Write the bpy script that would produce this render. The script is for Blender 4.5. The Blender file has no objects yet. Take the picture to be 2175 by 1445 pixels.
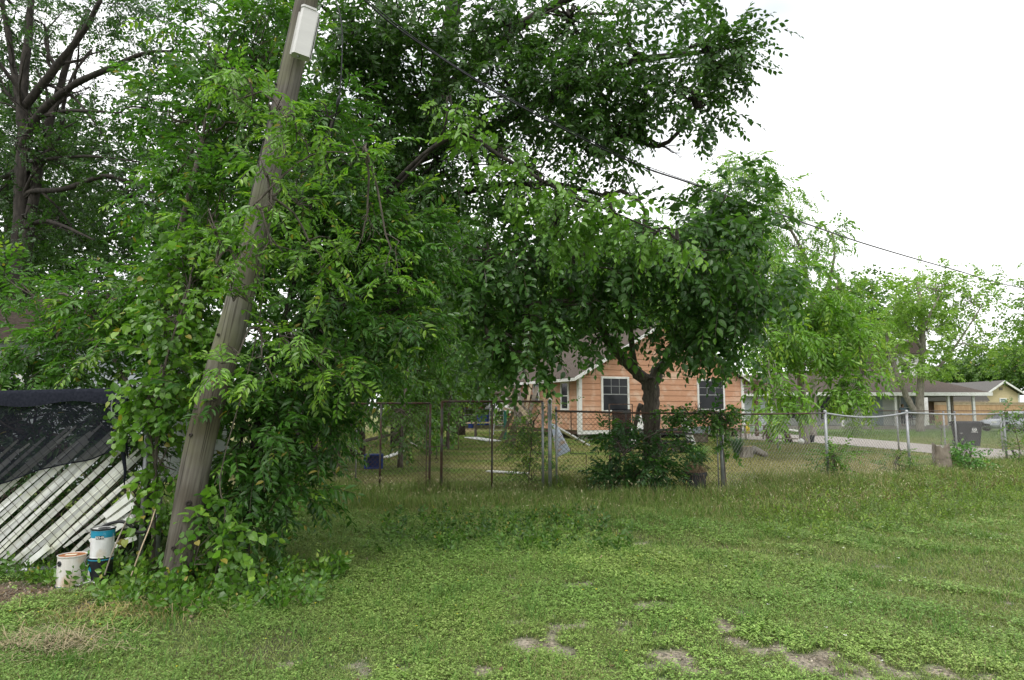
import bpy, math, random
import numpy as np
from mathutils import Vector, Matrix

# ------------------------------------------------------------------ camera
C = bpy.context.scene.collection
CAMH, FPX, W0, H0 = 1.6, 1400.0, 2175.0, 1445.0
PITCH = math.atan((868 - H0 / 2) / FPX)
cam = bpy.data.cameras.new('camera'); co = bpy.data.objects.new('camera', cam); C.objects.link(co)
co.location = (0, 0, CAMH); co.rotation_euler = (math.pi / 2 + PITCH, 0, 0)
cam.sensor_width = 36; cam.lens = 36 * FPX / W0; cam.clip_start = 0.05; cam.clip_end = 3000
bpy.context.scene.camera = co

# ------------------------------------------------------------------ sky, sun, exposure
SUN_EL, SUN_AZ = math.radians(58), math.radians(205)
w = bpy.data.worlds.new("World"); bpy.context.scene.world = w; w.use_nodes = True
nt = w.node_tree; nt.nodes.clear()
def wn(t, **k):
    n = nt.nodes.new(t)
    for a, b in k.items(): setattr(n, a, b)
    return n
sky = wn('ShaderNodeTexSky', sky_type='NISHITA', sun_disc=False, sun_elevation=SUN_EL, sun_rotation=SUN_AZ)
bg1 = wn('ShaderNodeBackground'); bg1.inputs['Strength'].default_value = 0.1
bg2 = wn('ShaderNodeBackground'); bg2.inputs['Strength'].default_value = 1.3
tc = wn('ShaderNodeTexCoord'); mp = wn('ShaderNodeMapping'); mp.inputs['Scale'].default_value = (1, 1, 3)
no = wn('ShaderNodeTexNoise'); no.inputs['Scale'].default_value = 1.7; no.inputs['Detail'].default_value = 4
cr = wn('ShaderNodeValToRGB'); cr.color_ramp.elements[0].position = .36; cr.color_ramp.elements[0].color = (.50, .535, .57, 1)
cr.color_ramp.elements[1].position = .54; cr.color_ramp.elements[1].color = (1, 1, 1.0, 1)
mx = wn('ShaderNodeMixShader'); mx.inputs[0].default_value = .93
out = wn('ShaderNodeOutputWorld')
L = nt.links.new
L(tc.outputs['Generated'], mp.inputs[0]); L(mp.outputs[0], no.inputs[0]); L(no.outputs[0], cr.inputs[0])
L(cr.outputs[0], bg2.inputs[0]); L(sky.outputs[0], bg1.inputs[0])
L(bg1.outputs[0], mx.inputs[1]); L(bg2.outputs[0], mx.inputs[2]); L(mx.outputs[0], out.inputs[0])
sd = bpy.data.lights.new('sun', 'SUN'); sd.energy = 1.3; sd.angle = math.radians(25); sd.color = (1, .97, .92)
so = bpy.data.objects.new('sun', sd); C.objects.link(so)
so.rotation_euler = (math.pi / 2 - SUN_EL, 0, math.pi - SUN_AZ)
so.rotation_euler = Vector((math.sin(SUN_AZ) * math.cos(SUN_EL), math.cos(SUN_AZ) * math.cos(SUN_EL), math.sin(SUN_EL))).to_track_quat('Z', 'Y').to_euler()
vs = bpy.context.scene.view_settings
vs.view_transform = 'Standard'; vs.look = 'None'; vs.gamma = 1; vs.use_curve_mapping = False; vs.exposure = 0.5
bpy.context.scene.cycles.max_bounces = 8
bpy.context.scene.cycles.transparent_max_bounces = 12

# ------------------------------------------------------------------ helpers
CP, SP = math.cos(PITCH), math.sin(PITCH)
def P(px, py, Y):
    "the point at forward distance Y metres that the photo shows at px, py"
    x = (px - W0 / 2) / FPX; z = -(py - H0 / 2) / FPX
    yy = CP - SP * z; zz = SP + CP * z
    return np.array([x / yy * Y, Y, CAMH + zz / yy * Y])
def G(px, py):
    x = (px - W0 / 2) / FPX; z = -(py - H0 / 2) / FPX
    yy = CP - SP * z; zz = SP + CP * z
    t = -CAMH / zz
    return np.array([x * t, yy * t, 0.0])
def PX(X, Y, Z):
    z = Z - CAMH
    f = Y * CP + z * SP; v = -Y * SP + z * CP
    return W0 / 2 + FPX * X / f, H0 / 2 - FPX * v / f

def nrm(v):
    v = np.asarray(v, float); return v / np.maximum(np.linalg.norm(v, axis=-1, keepdims=True), 1e-9)

class SN:
    "smooth random function of a point, about -1..1"
    def __init__(s, seed, freq, dim=3, n=9):
        r = np.random.default_rng(seed); s.k = r.normal(size=(n, dim)); s.k = s.k / np.linalg.norm(s.k, axis=1, keepdims=True) * freq * r.uniform(.5, 2.1, (n, 1)); s.p = r.uniform(0, 6.28, n)
    def __call__(s, p):
        return np.sin(p @ s.k.T + s.p).sum(-1) / math.sqrt(len(s.p)) * .9

class MB:
    def __init__(s): s.V = []; s.F = []; s.Cc = []; s.M = []; s.n = 0; s.hascol = False
    def add(s, V, F, col=None, mi=0):
        V = np.asarray(V, np.float32).reshape(-1, 3)
        if isinstance(F, np.ndarray): F = [F]
        elif len(F) and not isinstance(F[0], np.ndarray):
            by = {}
            for f in F: by.setdefault(len(f), []).append(f)
            F = [np.array(v) for v in by.values()]
        s.V.append(V)
        if col is None: cc = np.ones((len(V), 3), np.float32)
        else:
            s.hascol = True; cc = np.broadcast_to(np.asarray(col, np.float32), (len(V), 3))
        s.Cc.append(cc)
        for f in F:
            s.F.append(f.astype(np.int32) + s.n); s.M.append(mi)
        s.n += len(V); return s
    def box(s, c, size, R=None, col=None, mi=0):
        h = np.array(size) / 2.
        v = np.array([[a, b, d] for a in (-1, 1) for b in (-1, 1) for d in (-1, 1)]) * h
        if R is not None: v = v @ np.asarray(R).T
        f = np.array([[0, 1, 3, 2], [4, 6, 7, 5], [0, 4, 5, 1], [2, 3, 7, 6], [0, 2, 6, 4], [1, 5, 7, 3]])
        return s.add(v + np.array(c), f, col, mi)
    def beam(s, p0, p1, w, h, up=(0, 0, 1), col=None, mi=0):
        p0 = np.array(p0, float); p1 = np.array(p1, float); d = p1 - p0; l = np.linalg.norm(d); d /= l
        u = np.array(up, float)
        if abs(d @ u) > .98: u = np.array([1., 0, 0])
        a = nrm(np.cross(d, u)); b = np.cross(a, d)
        return s.box((p0 + p1) / 2, (l, w, h), np.stack([d, a, b], 1), col, mi)
    def tube(s, pts, r, sides=8, col=None, mi=0, caps=True):
        pts = np.array(pts, float); n = len(pts); r = np.broadcast_to(np.asarray(r, float), (n,))
        T = np.gradient(pts, axis=0); T = nrm(T)
        u = np.array([0, 0, 1.]) if abs(T[0][2]) < .9 else np.array([1., 0, 0])
        A = np.zeros((n, 3)); a = nrm(np.cross(T[0], u))
        for i in range(n):
            a = a - T[i] * (a @ T[i]); a = nrm(a); A[i] = a
        B = np.cross(T, A); th = np.arange(sides) / sides * 2 * math.pi
        V = pts[:, None] + (A[:, None] * np.cos(th)[None, :, None] + B[:, None] * np.sin(th)[None, :, None]) * r[:, None, None]
        i = np.arange(n - 1)[:, None]; j = np.arange(sides)[None]; j2 = (j + 1) % sides
        F = np.stack([i * sides + j, i * sides + j2, (i + 1) * sides + j2, (i + 1) * sides + j], -1).reshape(-1, 4)
        FF = [F]
        if caps: FF += [np.arange(sides)[::-1][None], (np.arange(sides) + (n - 1) * sides)[None]]
        return s.add(V, FF, col, mi)
    def lathe(s, prof, c=(0, 0, 0), seg=24, col=None, mi=0, R=None):
        pr = np.array(prof, float); th = np.arange(seg) / seg * 2 * math.pi; n = len(pr)
        V = np.stack([pr[:, 0, None] * np.cos(th), pr[:, 0, None] * np.sin(th), pr[:, 1, None] + 0 * th], -1)
        V = V.reshape(-1, 3)
        if R is not None: V = V @ np.asarray(R).T
        i = np.arange(n - 1)[:, None]; j = np.arange(seg)[None]; j2 = (j + 1) % seg
        F = np.stack([i * seg + j, i * seg + j2, (i + 1) * seg + j2, (i + 1) * seg + j], -1).reshape(-1, 4)
        return s.add(V + np.array(c), F, col, mi)
    def prism(s, poly, axis0, axis1, d, c=(0, 0, 0), col=None, mi=0):
        "polygon in the plane of two axes, extruded by vector d"
        poly = np.array(poly, float); n = len(poly)
        V = poly[:, :1] * np.array(axis0, float) + poly[:, 1:2] * np.array(axis1, float) + np.array(c, float)
        V = np.concatenate([V, V + np.array(d, float)])
        F = [list(range(n))[::-1], list(range(n, 2 * n))] + [[i, (i + 1) % n, (i + 1) % n + n, i + n] for i in range(n)]
        return s.add(V, F, col, mi)
    def build(s, name, mats, parent=None, smooth=False, rel=None, loc=None):
        V = np.concatenate(s.V).astype(np.float32)
        if rel is not None: V = V - np.array(rel, np.float32)
        if loc is not None: V = V - np.array(loc, np.float32)
        me = bpy.data.meshes.new(name)
        me.vertices.add(len(V)); me.vertices.foreach_set('co', V.ravel())
        cnt = np.concatenate([np.full(len(f), f.shape[1], np.int32) for f in s.F])
        loops = np.concatenate([f.ravel() for f in s.F])
        me.loops.add(len(loops)); me.loops.foreach_set('vertex_index', loops)
        me.polygons.add(len(cnt)); st = np.zeros(len(cnt), np.int32); st[1:] = np.cumsum(cnt)[:-1]
        me.polygons.foreach_set('loop_start', st)
        try: me.polygons.foreach_set('loop_total', cnt)
        except Exception: pass
        mi = np.concatenate([np.full(len(f), m, np.int32) for f, m in zip(s.F, s.M)])
        me.polygons.foreach_set('material_index', mi)
        me.update(calc_edges=True)
        if s.hascol:
            a = me.attributes.new('Col', 'FLOAT_COLOR', 'POINT')
            cc = np.concatenate(s.Cc); cc = np.concatenate([cc, np.ones((len(cc), 1), np.float32)], 1).astype(np.float32)
            a.data.foreach_set('color', cc.ravel())
        me.polygons.foreach_set('use_smooth', np.full(len(cnt), bool(smooth)))
        for m in (mats if isinstance(mats, (list, tuple)) else [mats]): me.materials.append(m)
        o = bpy.data.objects.new(name, me); C.objects.link(o)
        if parent is not None: o.parent = parent
        if loc is not None: o.location = tuple(float(q) for q in loc)
        return o

def tag(o, label=None, cat=None, group=None, kind=None):
    if label: o['label'] = label
    if cat: o['category'] = cat
    if group: o['group'] = group
    if kind: o['kind'] = kind
    return o
def thing(name, label, cat, loc=(0, 0, 0), rotz=0, group=None):
    o = bpy.data.objects.new(name, None); C.objects.link(o); o.empty_display_size = .2
    o.location = tuple(float(q) for q in loc); o.rotation_euler = (0, 0, rotz)
    return tag(o, label, cat, group)
def copy_tree(o, parent=None):
    c = o.copy(); C.objects.link(c); c.parent = parent
    for ch in list(o.children): copy_tree(ch, c)
    return c
def rz(a): return np.array([[math.cos(a), -math.sin(a), 0], [math.sin(a), math.cos(a), 0], [0, 0, 1.]])

# ------------------------------------------------------------------ materials
def mat(name, c1, c2=None, rough=.8, scale=(6, 6, 6), metal=0, bump=0.0, bscale=None, detail=6, col=False, lo=.35, hi=.65, c3=None, s3=2.0, spec=.4, trans=None, t3=.6):
    m = bpy.data.materials.new(name); m.use_nodes = True; t = m.node_tree; N = t.nodes; Lk = t.links.new
    b = N['Principled BSDF']; b.inputs['Roughness'].default_value = rough; b.inputs['Metallic'].default_value = metal
    b.inputs['Specular IOR Level'].default_value = spec
    tc = N.new('ShaderNodeTexCoord'); mp = N.new('ShaderNodeMapping'); mp.inputs['Scale'].default_value = scale
    Lk(tc.outputs['Object'], mp.inputs[0])
    no = N.new('ShaderNodeTexNoise'); no.inputs['Scale'].default_value = 1; no.inputs['Detail'].default_value = detail; no.inputs['Roughness'].default_value = .62
    Lk(mp.outputs[0], no.inputs[0])
    r = N.new('ShaderNodeValToRGB'); r.color_ramp.elements[0].position = lo; r.color_ramp.elements[1].position = hi
    r.color_ramp.elements[0].color = (*c1, 1); r.color_ramp.elements[1].color = (*(c2 or [q * .8 for q in c1]), 1)
    Lk(no.outputs[0], r.inputs[0]); colout = r.outputs[0]
    if c3 is not None:
        n3 = N.new('ShaderNodeTexNoise'); n3.inputs['Scale'].default_value = s3; n3.inputs['Detail'].default_value = 5
        Lk(tc.outputs['Object'], n3.inputs[0])
        r3 = N.new('ShaderNodeValToRGB'); r3.color_ramp.elements[0].position = t3 - .1; r3.color_ramp.elements[1].position = t3 + .08
        Lk(n3.outputs[0], r3.inputs[0])
        mm = N.new('ShaderNodeMix'); mm.data_type = 'RGBA'; Lk(r3.outputs[0], mm.inputs[0]); Lk(colout, mm.inputs[6]); mm.inputs[7].default_value = (*c3, 1)
        colout = mm.outputs[2]
    if col:
        a = N.new('ShaderNodeAttribute'); a.attribute_name = 'Col'
        mm = N.new('ShaderNodeMix'); mm.data_type = 'RGBA'; mm.blend_type = 'MULTIPLY'; mm.inputs[0].default_value = 1
        Lk(colout, mm.inputs[6]); Lk(a.outputs[0], mm.inputs[7]); colout = mm.outputs[2]
    Lk(colout, b.inputs['Base Color'])
    if bump:
        bn = N.new('ShaderNodeBump'); bn.inputs['Strength'].default_value = 1; bn.inputs['Distance'].default_value = bump
        src = no
        if bscale:
            src = N.new('ShaderNodeTexNoise'); src.inputs['Scale'].default_value = bscale; src.inputs['Detail'].default_value = 5; Lk(tc.outputs['Object'], src.inputs[0])
        Lk(src.outputs[0], bn.inputs['Height']); Lk(bn.outputs[0], b.inputs['Normal'])
    if trans is not None:
        tr = N.new('ShaderNodeBsdfTransparent'); ms = N.new('ShaderNodeMixShader'); ms.inputs[0].default_value = trans
        Lk(b.outputs[0], ms.inputs[1]); Lk(tr.outputs[0], ms.inputs[2]); Lk(ms.outputs[0], N['Material Output'].inputs[0])
    return m

def leafmat(name, rough=.38, tl=.34, spec=.55):
    m = bpy.data.materials.new(name); m.use_nodes = True; t = m.node_tree; N = t.nodes; Lk = t.links.new
    b = N['Principled BSDF']; b.inputs['Roughness'].default_value = rough; b.inputs['Specular IOR Level'].default_value = spec
    a = N.new('ShaderNodeAttribute'); a.attribute_name = 'Col'
    Lk(a.outputs[0], b.inputs['Base Color'])
    t2 = N.new('ShaderNodeBsdfTranslucent')
    mm = N.new('ShaderNodeMix'); mm.data_type = 'RGBA'; mm.blend_type = 'MULTIPLY'; mm.inputs[0].default_value = 1
    Lk(a.outputs[0], mm.inputs[6]); mm.inputs[7].default_value = (1.5, 1.7, .7, 1); Lk(mm.outputs[2], t2.inputs[0])
    ms = N.new('ShaderNodeMixShader'); ms.inputs[0].default_value = tl
    Lk(b.outputs[0], ms.inputs[1]); Lk(t2.outputs[0], ms.inputs[2]); Lk(ms.outputs[0], N['Material Output'].inputs[0])
    return m

M = {}
M['leaf'] = leafmat('leaf'); M['blade'] = leafmat('blade', .55, .22, .3)
M['bark'] = mat('bark', (.055, .045, .036), (.16, .135, .11), .9, (22, 22, 5), bump=.02)
M['darkbark'] = mat('darkbark', (.018, .015, .012), (.055, .046, .038), .9, (14, 14, 4), bump=.02)
M['greybark'] = mat('greybark', (.16, .14, .12), (.32, .29, .25), .9, (18, 18, 4), bump=.02)
M['pole'] = mat('pole', (.085, .078, .066), (.205, .195, .168), .88, (38, 38, 1.3), bump=.006, lo=.3, hi=.7, c3=(.15, .155, .085), s3=1.6, t3=.58)
M['galv'] = mat('galvanised', (.30, .31, .32), (.42, .43, .44), .5, (9, 9, 9), metal=.6, c3=(.22, .17, .13), s3=5, t3=.66)
M['rust'] = mat('rusty_steel', (.055, .035, .028), (.14, .075, .05), .8, (14, 14, 6), metal=.2, c3=(.11, .105, .1), s3=4, t3=.55)
M['wire'] = mat('rusty_wire', (.07, .048, .038), (.15, .11, .085), .7, (5, 5, 5), metal=.3)
M['wiregrey'] = mat('grey_wire', (.26, .25, .24), (.38, .37, .36), .6, (5, 5, 5), metal=.4)
M['slat'] = mat('white_plastic', (.84, .85, .83), (.74, .75, .71), .5, (14, 14, 14), col=True, c3=(.58, .60, .46), s3=3.2, t3=.66)
M['cloth'] = mat('shade_cloth', (.008, .009, .013), (.016, .018, .026), .95, (60, 60, 60), trans=.28, spec=.06)
M['white'] = mat('white_paint', (.78, .78, .76), (.66, .66, .63), .6, (4, 4, 4), c3=(.5, .48, .42), s3=6, t3=.68)
M['siding'] = mat('orange_siding', (.57, .305, .19), (.50, .265, .16), .75, (3, 3, 30), c3=(.64, .44, .32), s3=1.6, t3=.6)
M['glass'] = mat('dark_glass', (.010, .012, .016), (.02, .022, .026), .12, (1, 1, 1), spec=.22)
M['sash'] = mat('grey_sash', (.30, .31, .31), (.24, .25, .25), .6, (3, 3, 3))
M['door'] = mat('pale_blue_door', (.40, .47, .50), (.34, .41, .44), .5)
M['curtain'] = mat('curtained_glass', (.10, .15, .15), (.20, .27, .27), .15, (6, 1, 1))
M['roof'] = mat('brown_shingle', (.055, .042, .035), (.115, .088, .072), .95, (10, 10, 30), bump=.02)
M['roofgrey'] = mat('grey_shingle', (.10, .095, .09), (.17, .16, .15), .95, (10, 10, 30))
M['greyside'] = mat('grey_green_siding', (.70, .73, .67), (.64, .67, .62), .8, (2, 2, 8))
M['whiteside'] = mat('pale_siding', (.52, .56, .58), (.44, .48, .5), .8, (2, 2, 12))
M['yellowside'] = mat('cream_siding', (.60, .50, .30), (.54, .45, .27), .8, (2, 2, 10))
M['newwood'] = mat('fence_boards', (.48, .32, .18), (.36, .23, .125), .8, (9, 9, 1.5))
M['oldwood'] = mat('weathered_board', (.28, .24, .19), (.14, .115, .09), .9, (5, 5, 5), bump=.004)
M['palewood'] = mat('bare_lumber', (.50, .40, .27), (.34, .27, .18), .85, (6, 6, 6))
M['cutwood'] = mat('cut_wood', (.45, .33, .2), (.3, .21, .13), .85, (12, 12, 12))
M['black'] = mat('black_rubber', (.014, .014, .016), (.03, .03, .032), .6, (8, 8, 8))
M['binplastic'] = mat('charcoal_plastic', (.014, .015, .019), (.024, .025, .030), .8, (4, 4, 4), spec=.1)
M['blue'] = mat('blue_plastic', (.012, .045, .25), (.02, .07, .34), .4, (5, 5, 5))
M['teal'] = mat('teal_paint', (.01, .20, .33), (.02, .26, .4), .4, (9, 9, 9), c3=(.6, .62, .62), s3=14, t3=.72)
M['canwhite'] = mat('scuffed_white', (.72, .72, .72), (.56, .56, .55), .5, (9, 9, 5), c3=(.45, .36, .24), s3=6, t3=.66, bump=.003)
M['canrust'] = mat('rust_stained_white', (.70, .68, .64), (.58, .55, .50), .6, (18, 18, 2.5), c3=(.52, .36, .2), s3=4.5, t3=.60, bump=.004)
M['rustlid'] = mat('rusted_lid', (.24, .07, .022), (.38, .15, .045), .75, (12, 12, 12), bump=.002)
M['black_label'] = mat('black_can', (.008, .009, .013), (.02, .02, .026), .35, (9, 9, 9))
M['paper'] = mat('paper_label', (.75, .70, .55), (.68, .63, .5), .8, (9, 9, 9))
M['boxpaint'] = mat('enclosure_plastic', (.62, .61, .585), (.56, .55, .53), .5, (2, 2, 9))
M['cable'] = mat('cable_rubber', (.02, .02, .024), (.035, .035, .04), .5, (4, 4, 4))
M['sheet'] = mat('sheet_metal', (.34, .38, .42), (.26, .30, .34), .45, (3, 3, 3), metal=.3, c3=(.32, .22, .13), s3=5, t3=.6)
M['carpaint'] = mat('silver_paint', (.40, .42, .46), (.37, .39, .43), .28, (1, 1, 1), metal=.5)
M['concrete'] = mat('concrete', (.30, .28, .25), (.21, .195, .17), .95, (7, 7, 7), bump=.005)
M['red'] = mat('faded_red', (.28, .04, .025), (.18, .03, .02), .7, (4, 4, 4))
M['green_metal'] = mat('green_paint', (.01, .10, .07), (.02, .14, .1), .6, (4, 4, 4))
M['brownwall'] = mat('brown_shed_wall', (.17, .05, .025), (.12, .035, .02), .9, (3, 3, 8))
M['skin'] = mat('skin', (.45, .27, .2), (.42, .25, .18), .6)
M['shirt'] = mat('blue_shirt', (.22, .30, .38), (.27, .35, .43), .8)
M['jeans'] = mat('dark_trousers', (.05, .055, .07), (.07, .075, .09), .9)
M['hair'] = mat('hair', (.30, .20, .12), (.22, .15, .09), .8)
M['orange'] = mat('orange_plastic', (.6, .2, .03), (.5, .15, .02), .6)
M['yellow'] = mat('yellow_plastic', (.7, .5, .03), (.6, .4, .02), .6)
M['straw'] = mat('straw', (.50, .43, .27), (.36, .29, .17), .9, (9, 9, 9), col=True)
M['terracotta'] = mat('brown_shade', (.12, .075, .055), (.09, .055, .04), .9)

# ------------------------------------------------------------------ foliage kit
def leaf_tpl(kind):
    if kind == 'quad':      # far leaf: two folded halves
        V = np.array([[0, 0, 0], [.5, .30, .06], [1, 0, -.05], [.5, -.30, .06]]); F = np.array([[0, 2, 1], [0, 3, 2]])
        return V, F
    wd, p = {'ovate': (.30, .40), 'lance': (.19, .42), 'heart': (.46, .28), 'elm': (.27, .45)}[kind]
    V = np.array([[0, 0, 0], [.5, 0, -.03], [1, 0, -.16],
                  [p * .45, wd * .78, .05], [p + .08, wd, .06], [.80, wd * .48, -.02],
                  [p * .45, -wd * .78, .05], [p + .08, -wd, .06], [.80, -wd * .48, -.02]])
    if kind == 'heart': V[3, 0] = V[6, 0] = -.02; V[3, 1] = .34; V[6, 1] = -.34
    F = np.array([[0, 1, 3], [3, 1, 4], [1, 5, 4], [1, 2, 5], [0, 6, 1], [6, 7, 1], [1, 7, 8], [1, 8, 2]])
    return V, F

def frames(f, u):
    f = nrm(f); s = nrm(np.cross(u, f)); u2 = np.cross(f, s)
    return np.stack([f, s, u2], -1)   # columns

def spray_tpls(kind, n, length, leaf, seed, nvar=6, opp=False, flat=.25, droop=.25, ang=55):
    "twigs of n leaves along the x axis; returns list of (V, F, tip 0..1)"
    r = np.random.default_rng(seed); out = []; LV, LF = leaf_tpl(kind)
    for _ in range(nvar):
        Vs, Fs, Ts, Bs = [], [], [], []; o = 0
        for i in range(n):
            t = (i // 2 + .5) / (n / 2) if opp else (i + .6) / n
            if i == n - 1: t = 1; a = 0
            else: a = math.radians(ang + r.normal() * 14) * (1 if i % 2 else -1)
            t = min(1, t)
            base = np.array([t * length, 0, -droop * length * t * t]) + r.normal(size=3) * .012 * length
            f = np.array([math.cos(a), math.sin(a), -droop * 1.3 * t + r.normal() * flat - .12])
            u = np.array([0, 0, 1.]) + r.normal(size=3) * flat * 1.3
            R = frames(f[None], u[None])[0]
            s = leaf * r.uniform(.72, 1.12) * (1 - .35 * max(0, t - .75) / .25)
            Vs.append((LV * s) @ R.T + base + f / np.linalg.norm(f) * leaf * .12)
            Fs.append(LF + o); o += len(LV)
            Ts.append(np.full(len(LV), t)); Bs.append(np.full(len(LV), r.normal()))
        if kind != 'quad':   # the twig itself
            k = 4; tt = np.linspace(0, 1, k); c = np.stack([tt * length, 0 * tt, -droop * length * tt * tt], 1)
            rr = leaf * .022
            ring = np.array([[0, 1, 0], [0, -.5, .87], [0, -.5, -.87]]) * rr
            V = (c[:, None] + ring[None]).reshape(-1, 3)
            F = []
            for i in range(k - 1):
                for j in range(3):
                    a, b = i * 3 + j, i * 3 + (j + 1) % 3
                    F += [[a, b, b + 3], [a, b + 3, a + 3]]
            Vs.append(V); Fs.append(np.array(F) + o); o += len(V); Ts.append(np.full(len(V), -1.)); Bs.append(np.zeros(len(V)))
        out.append((np.concatenate(Vs), np.concatenate(Fs), np.concatenate(Ts), np.concatenate(Bs)))
    return out

def put_sprays(mb, tpls, pos, fwd, up, scale, col, tipcol, tipamt, rng):
    var = rng.integers(0, len(tpls), len(pos)); R = frames(fwd, up)
    for k, (V, F, T, B) in enumerate(tpls):
        i = np.where(var == k)[0]
        if not len(i): continue
        VV = np.einsum('nij,vj->nvi', R[i], V) * scale[i][:, None, None] + pos[i][:, None]
        FF = F[None] + (np.arange(len(i)) * len(V))[:, None, None]
        c = col[i][:, None, :] * (1 + .20 * B)[None, :, None]
        c = np.where((B > 2.5)[None, :, None], np.array([.26, .22, .05]), c)
        w_ = (np.clip(T, 0, 1) ** 2)[None, :, None] * tipamt[i][:, None, None]
        c = c * (1 - w_) + np.asarray(tipcol)[None, None] * w_
        c = c * np.array([1.08, 1.08, .85])
        c = np.where((T < -.5)[None, :, None], np.array([.08, .07, .035]), np.clip(c, .004, .6))
        mb.add(VV.reshape(-1, 3), FF.reshape(-1, 3), c.reshape(-1, 3))

def curve(p0, p1, sag=.0, n=5, rng=None, wob=.0):
    t = np.linspace(0, 1, n)[:, None]; p = np.array(p0) * (1 - t) + np.array(p1) * t
    p[:, 2] += sag * (t * (1 - t))[:, 0] * 4
    if rng is not None and wob: p[1:-1] += rng.normal(size=(n - 2, 3)) * wob
    return p

LEAVES = [0]
def crown(lobes, tpls, dark, light, young, seed, dens=10, clump=.45, droop=.25, ysh=.2, flat=.6, hub=None, twig=.012, gap=-9, upb=1.0, scale=1.0, outb=1.0, fill=2.6):
    """lobes: (px, py, Y, rx px, ry px[, depth m]); returns (crown MB, [twig polylines])"""
    rng = np.random.default_rng(seed); mb = MB(); tw = []
    dark, light = np.array(dark), np.array(light); gn = SN(seed + 7, 2.2 / clump * .5)
    for lb in lobes:
        px, py, Y, rx, ry = lb[:5]; c = P(px, py, Y); rx = rx * Y / FPX; ry = ry * Y / FPX
        rd = lb[5] if len(lb) > 5 else (rx + ry) / 2 * .8
        area = 4.2 * ((rx * ry) ** 1.0 + .5 * rx * rd + .5 * ry * rd) ; kc = max(3, int(area / (clump ** 2 * fill)))
        d = nrm(rng.normal(size=(kc, 3))); rr = rng.uniform(.15, 1, kc) ** .45
        ns = SN(seed + int(px) * 3 + int(py), 2.6); rr = rr * (1 + .22 * ns(d * 1.0))
        cc = c + d * rr[:, None] * np.array([rx, rd, ry])
        if gap > -5: cc = cc[gn(cc * .8) > gap]
        cc = cc[cc[:, 2] > .05]
        kc = len(cc)
        if not kc: continue
        n = max(1, int(dens)); m = kc * n
        ci = np.repeat(np.arange(kc), n)
        off = rng.normal(size=(m, 3)) * clump * np.array([.55, .55, .36])
        pos = cc[ci] + off
        outw = nrm(pos - c)
        fwd = nrm(nrm(off) * 1.0 + outw * .8 * outb + rng.normal(size=(m, 3)) * .35 + np.array([0, 0, -droop]))
        up = nrm(np.array([0, 0, upb]) + outw * flat * .6 + rng.normal(size=(m, 3)) * .38)
        cb = rng.uniform(0, 1, kc)                       # each bough has its own tone
        u = np.clip(cb[ci] * .6 + rng.uniform(0, 1, m) * .5, 0, 1)[:, None]
        col = dark * (1 - u) + light * u
        tip = np.where(rng.uniform(size=m) < ysh, rng.uniform(.4, 1, m), 0) * (cb[ci] > .35)
        keep = pos[:, 2] > .03
        put_sprays(mb, tpls, pos[keep], fwd[keep], up[keep], (rng.uniform(.62, 1.25, m) * scale)[keep], col[keep], young, tip[keep], rng)
        LEAVES[0] += int(keep.sum())
        if hub is not None:
            H = np.array(hub); j = ((H - c) ** 2).sum(1).argmin(); h = H[j]
            mid = h * .35 + c * .65
            tw.append((curve(h, mid, .1, 6, rng, .04 * rx), twig * 3.2, twig * 2))
            for q in cc[:: max(1, kc // 26)]:
                tw.append((curve(mid, q, rng.uniform(-.15, .2), 5, rng, .05), twig * 1.7, twig * .35))
    return mb, tw

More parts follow.
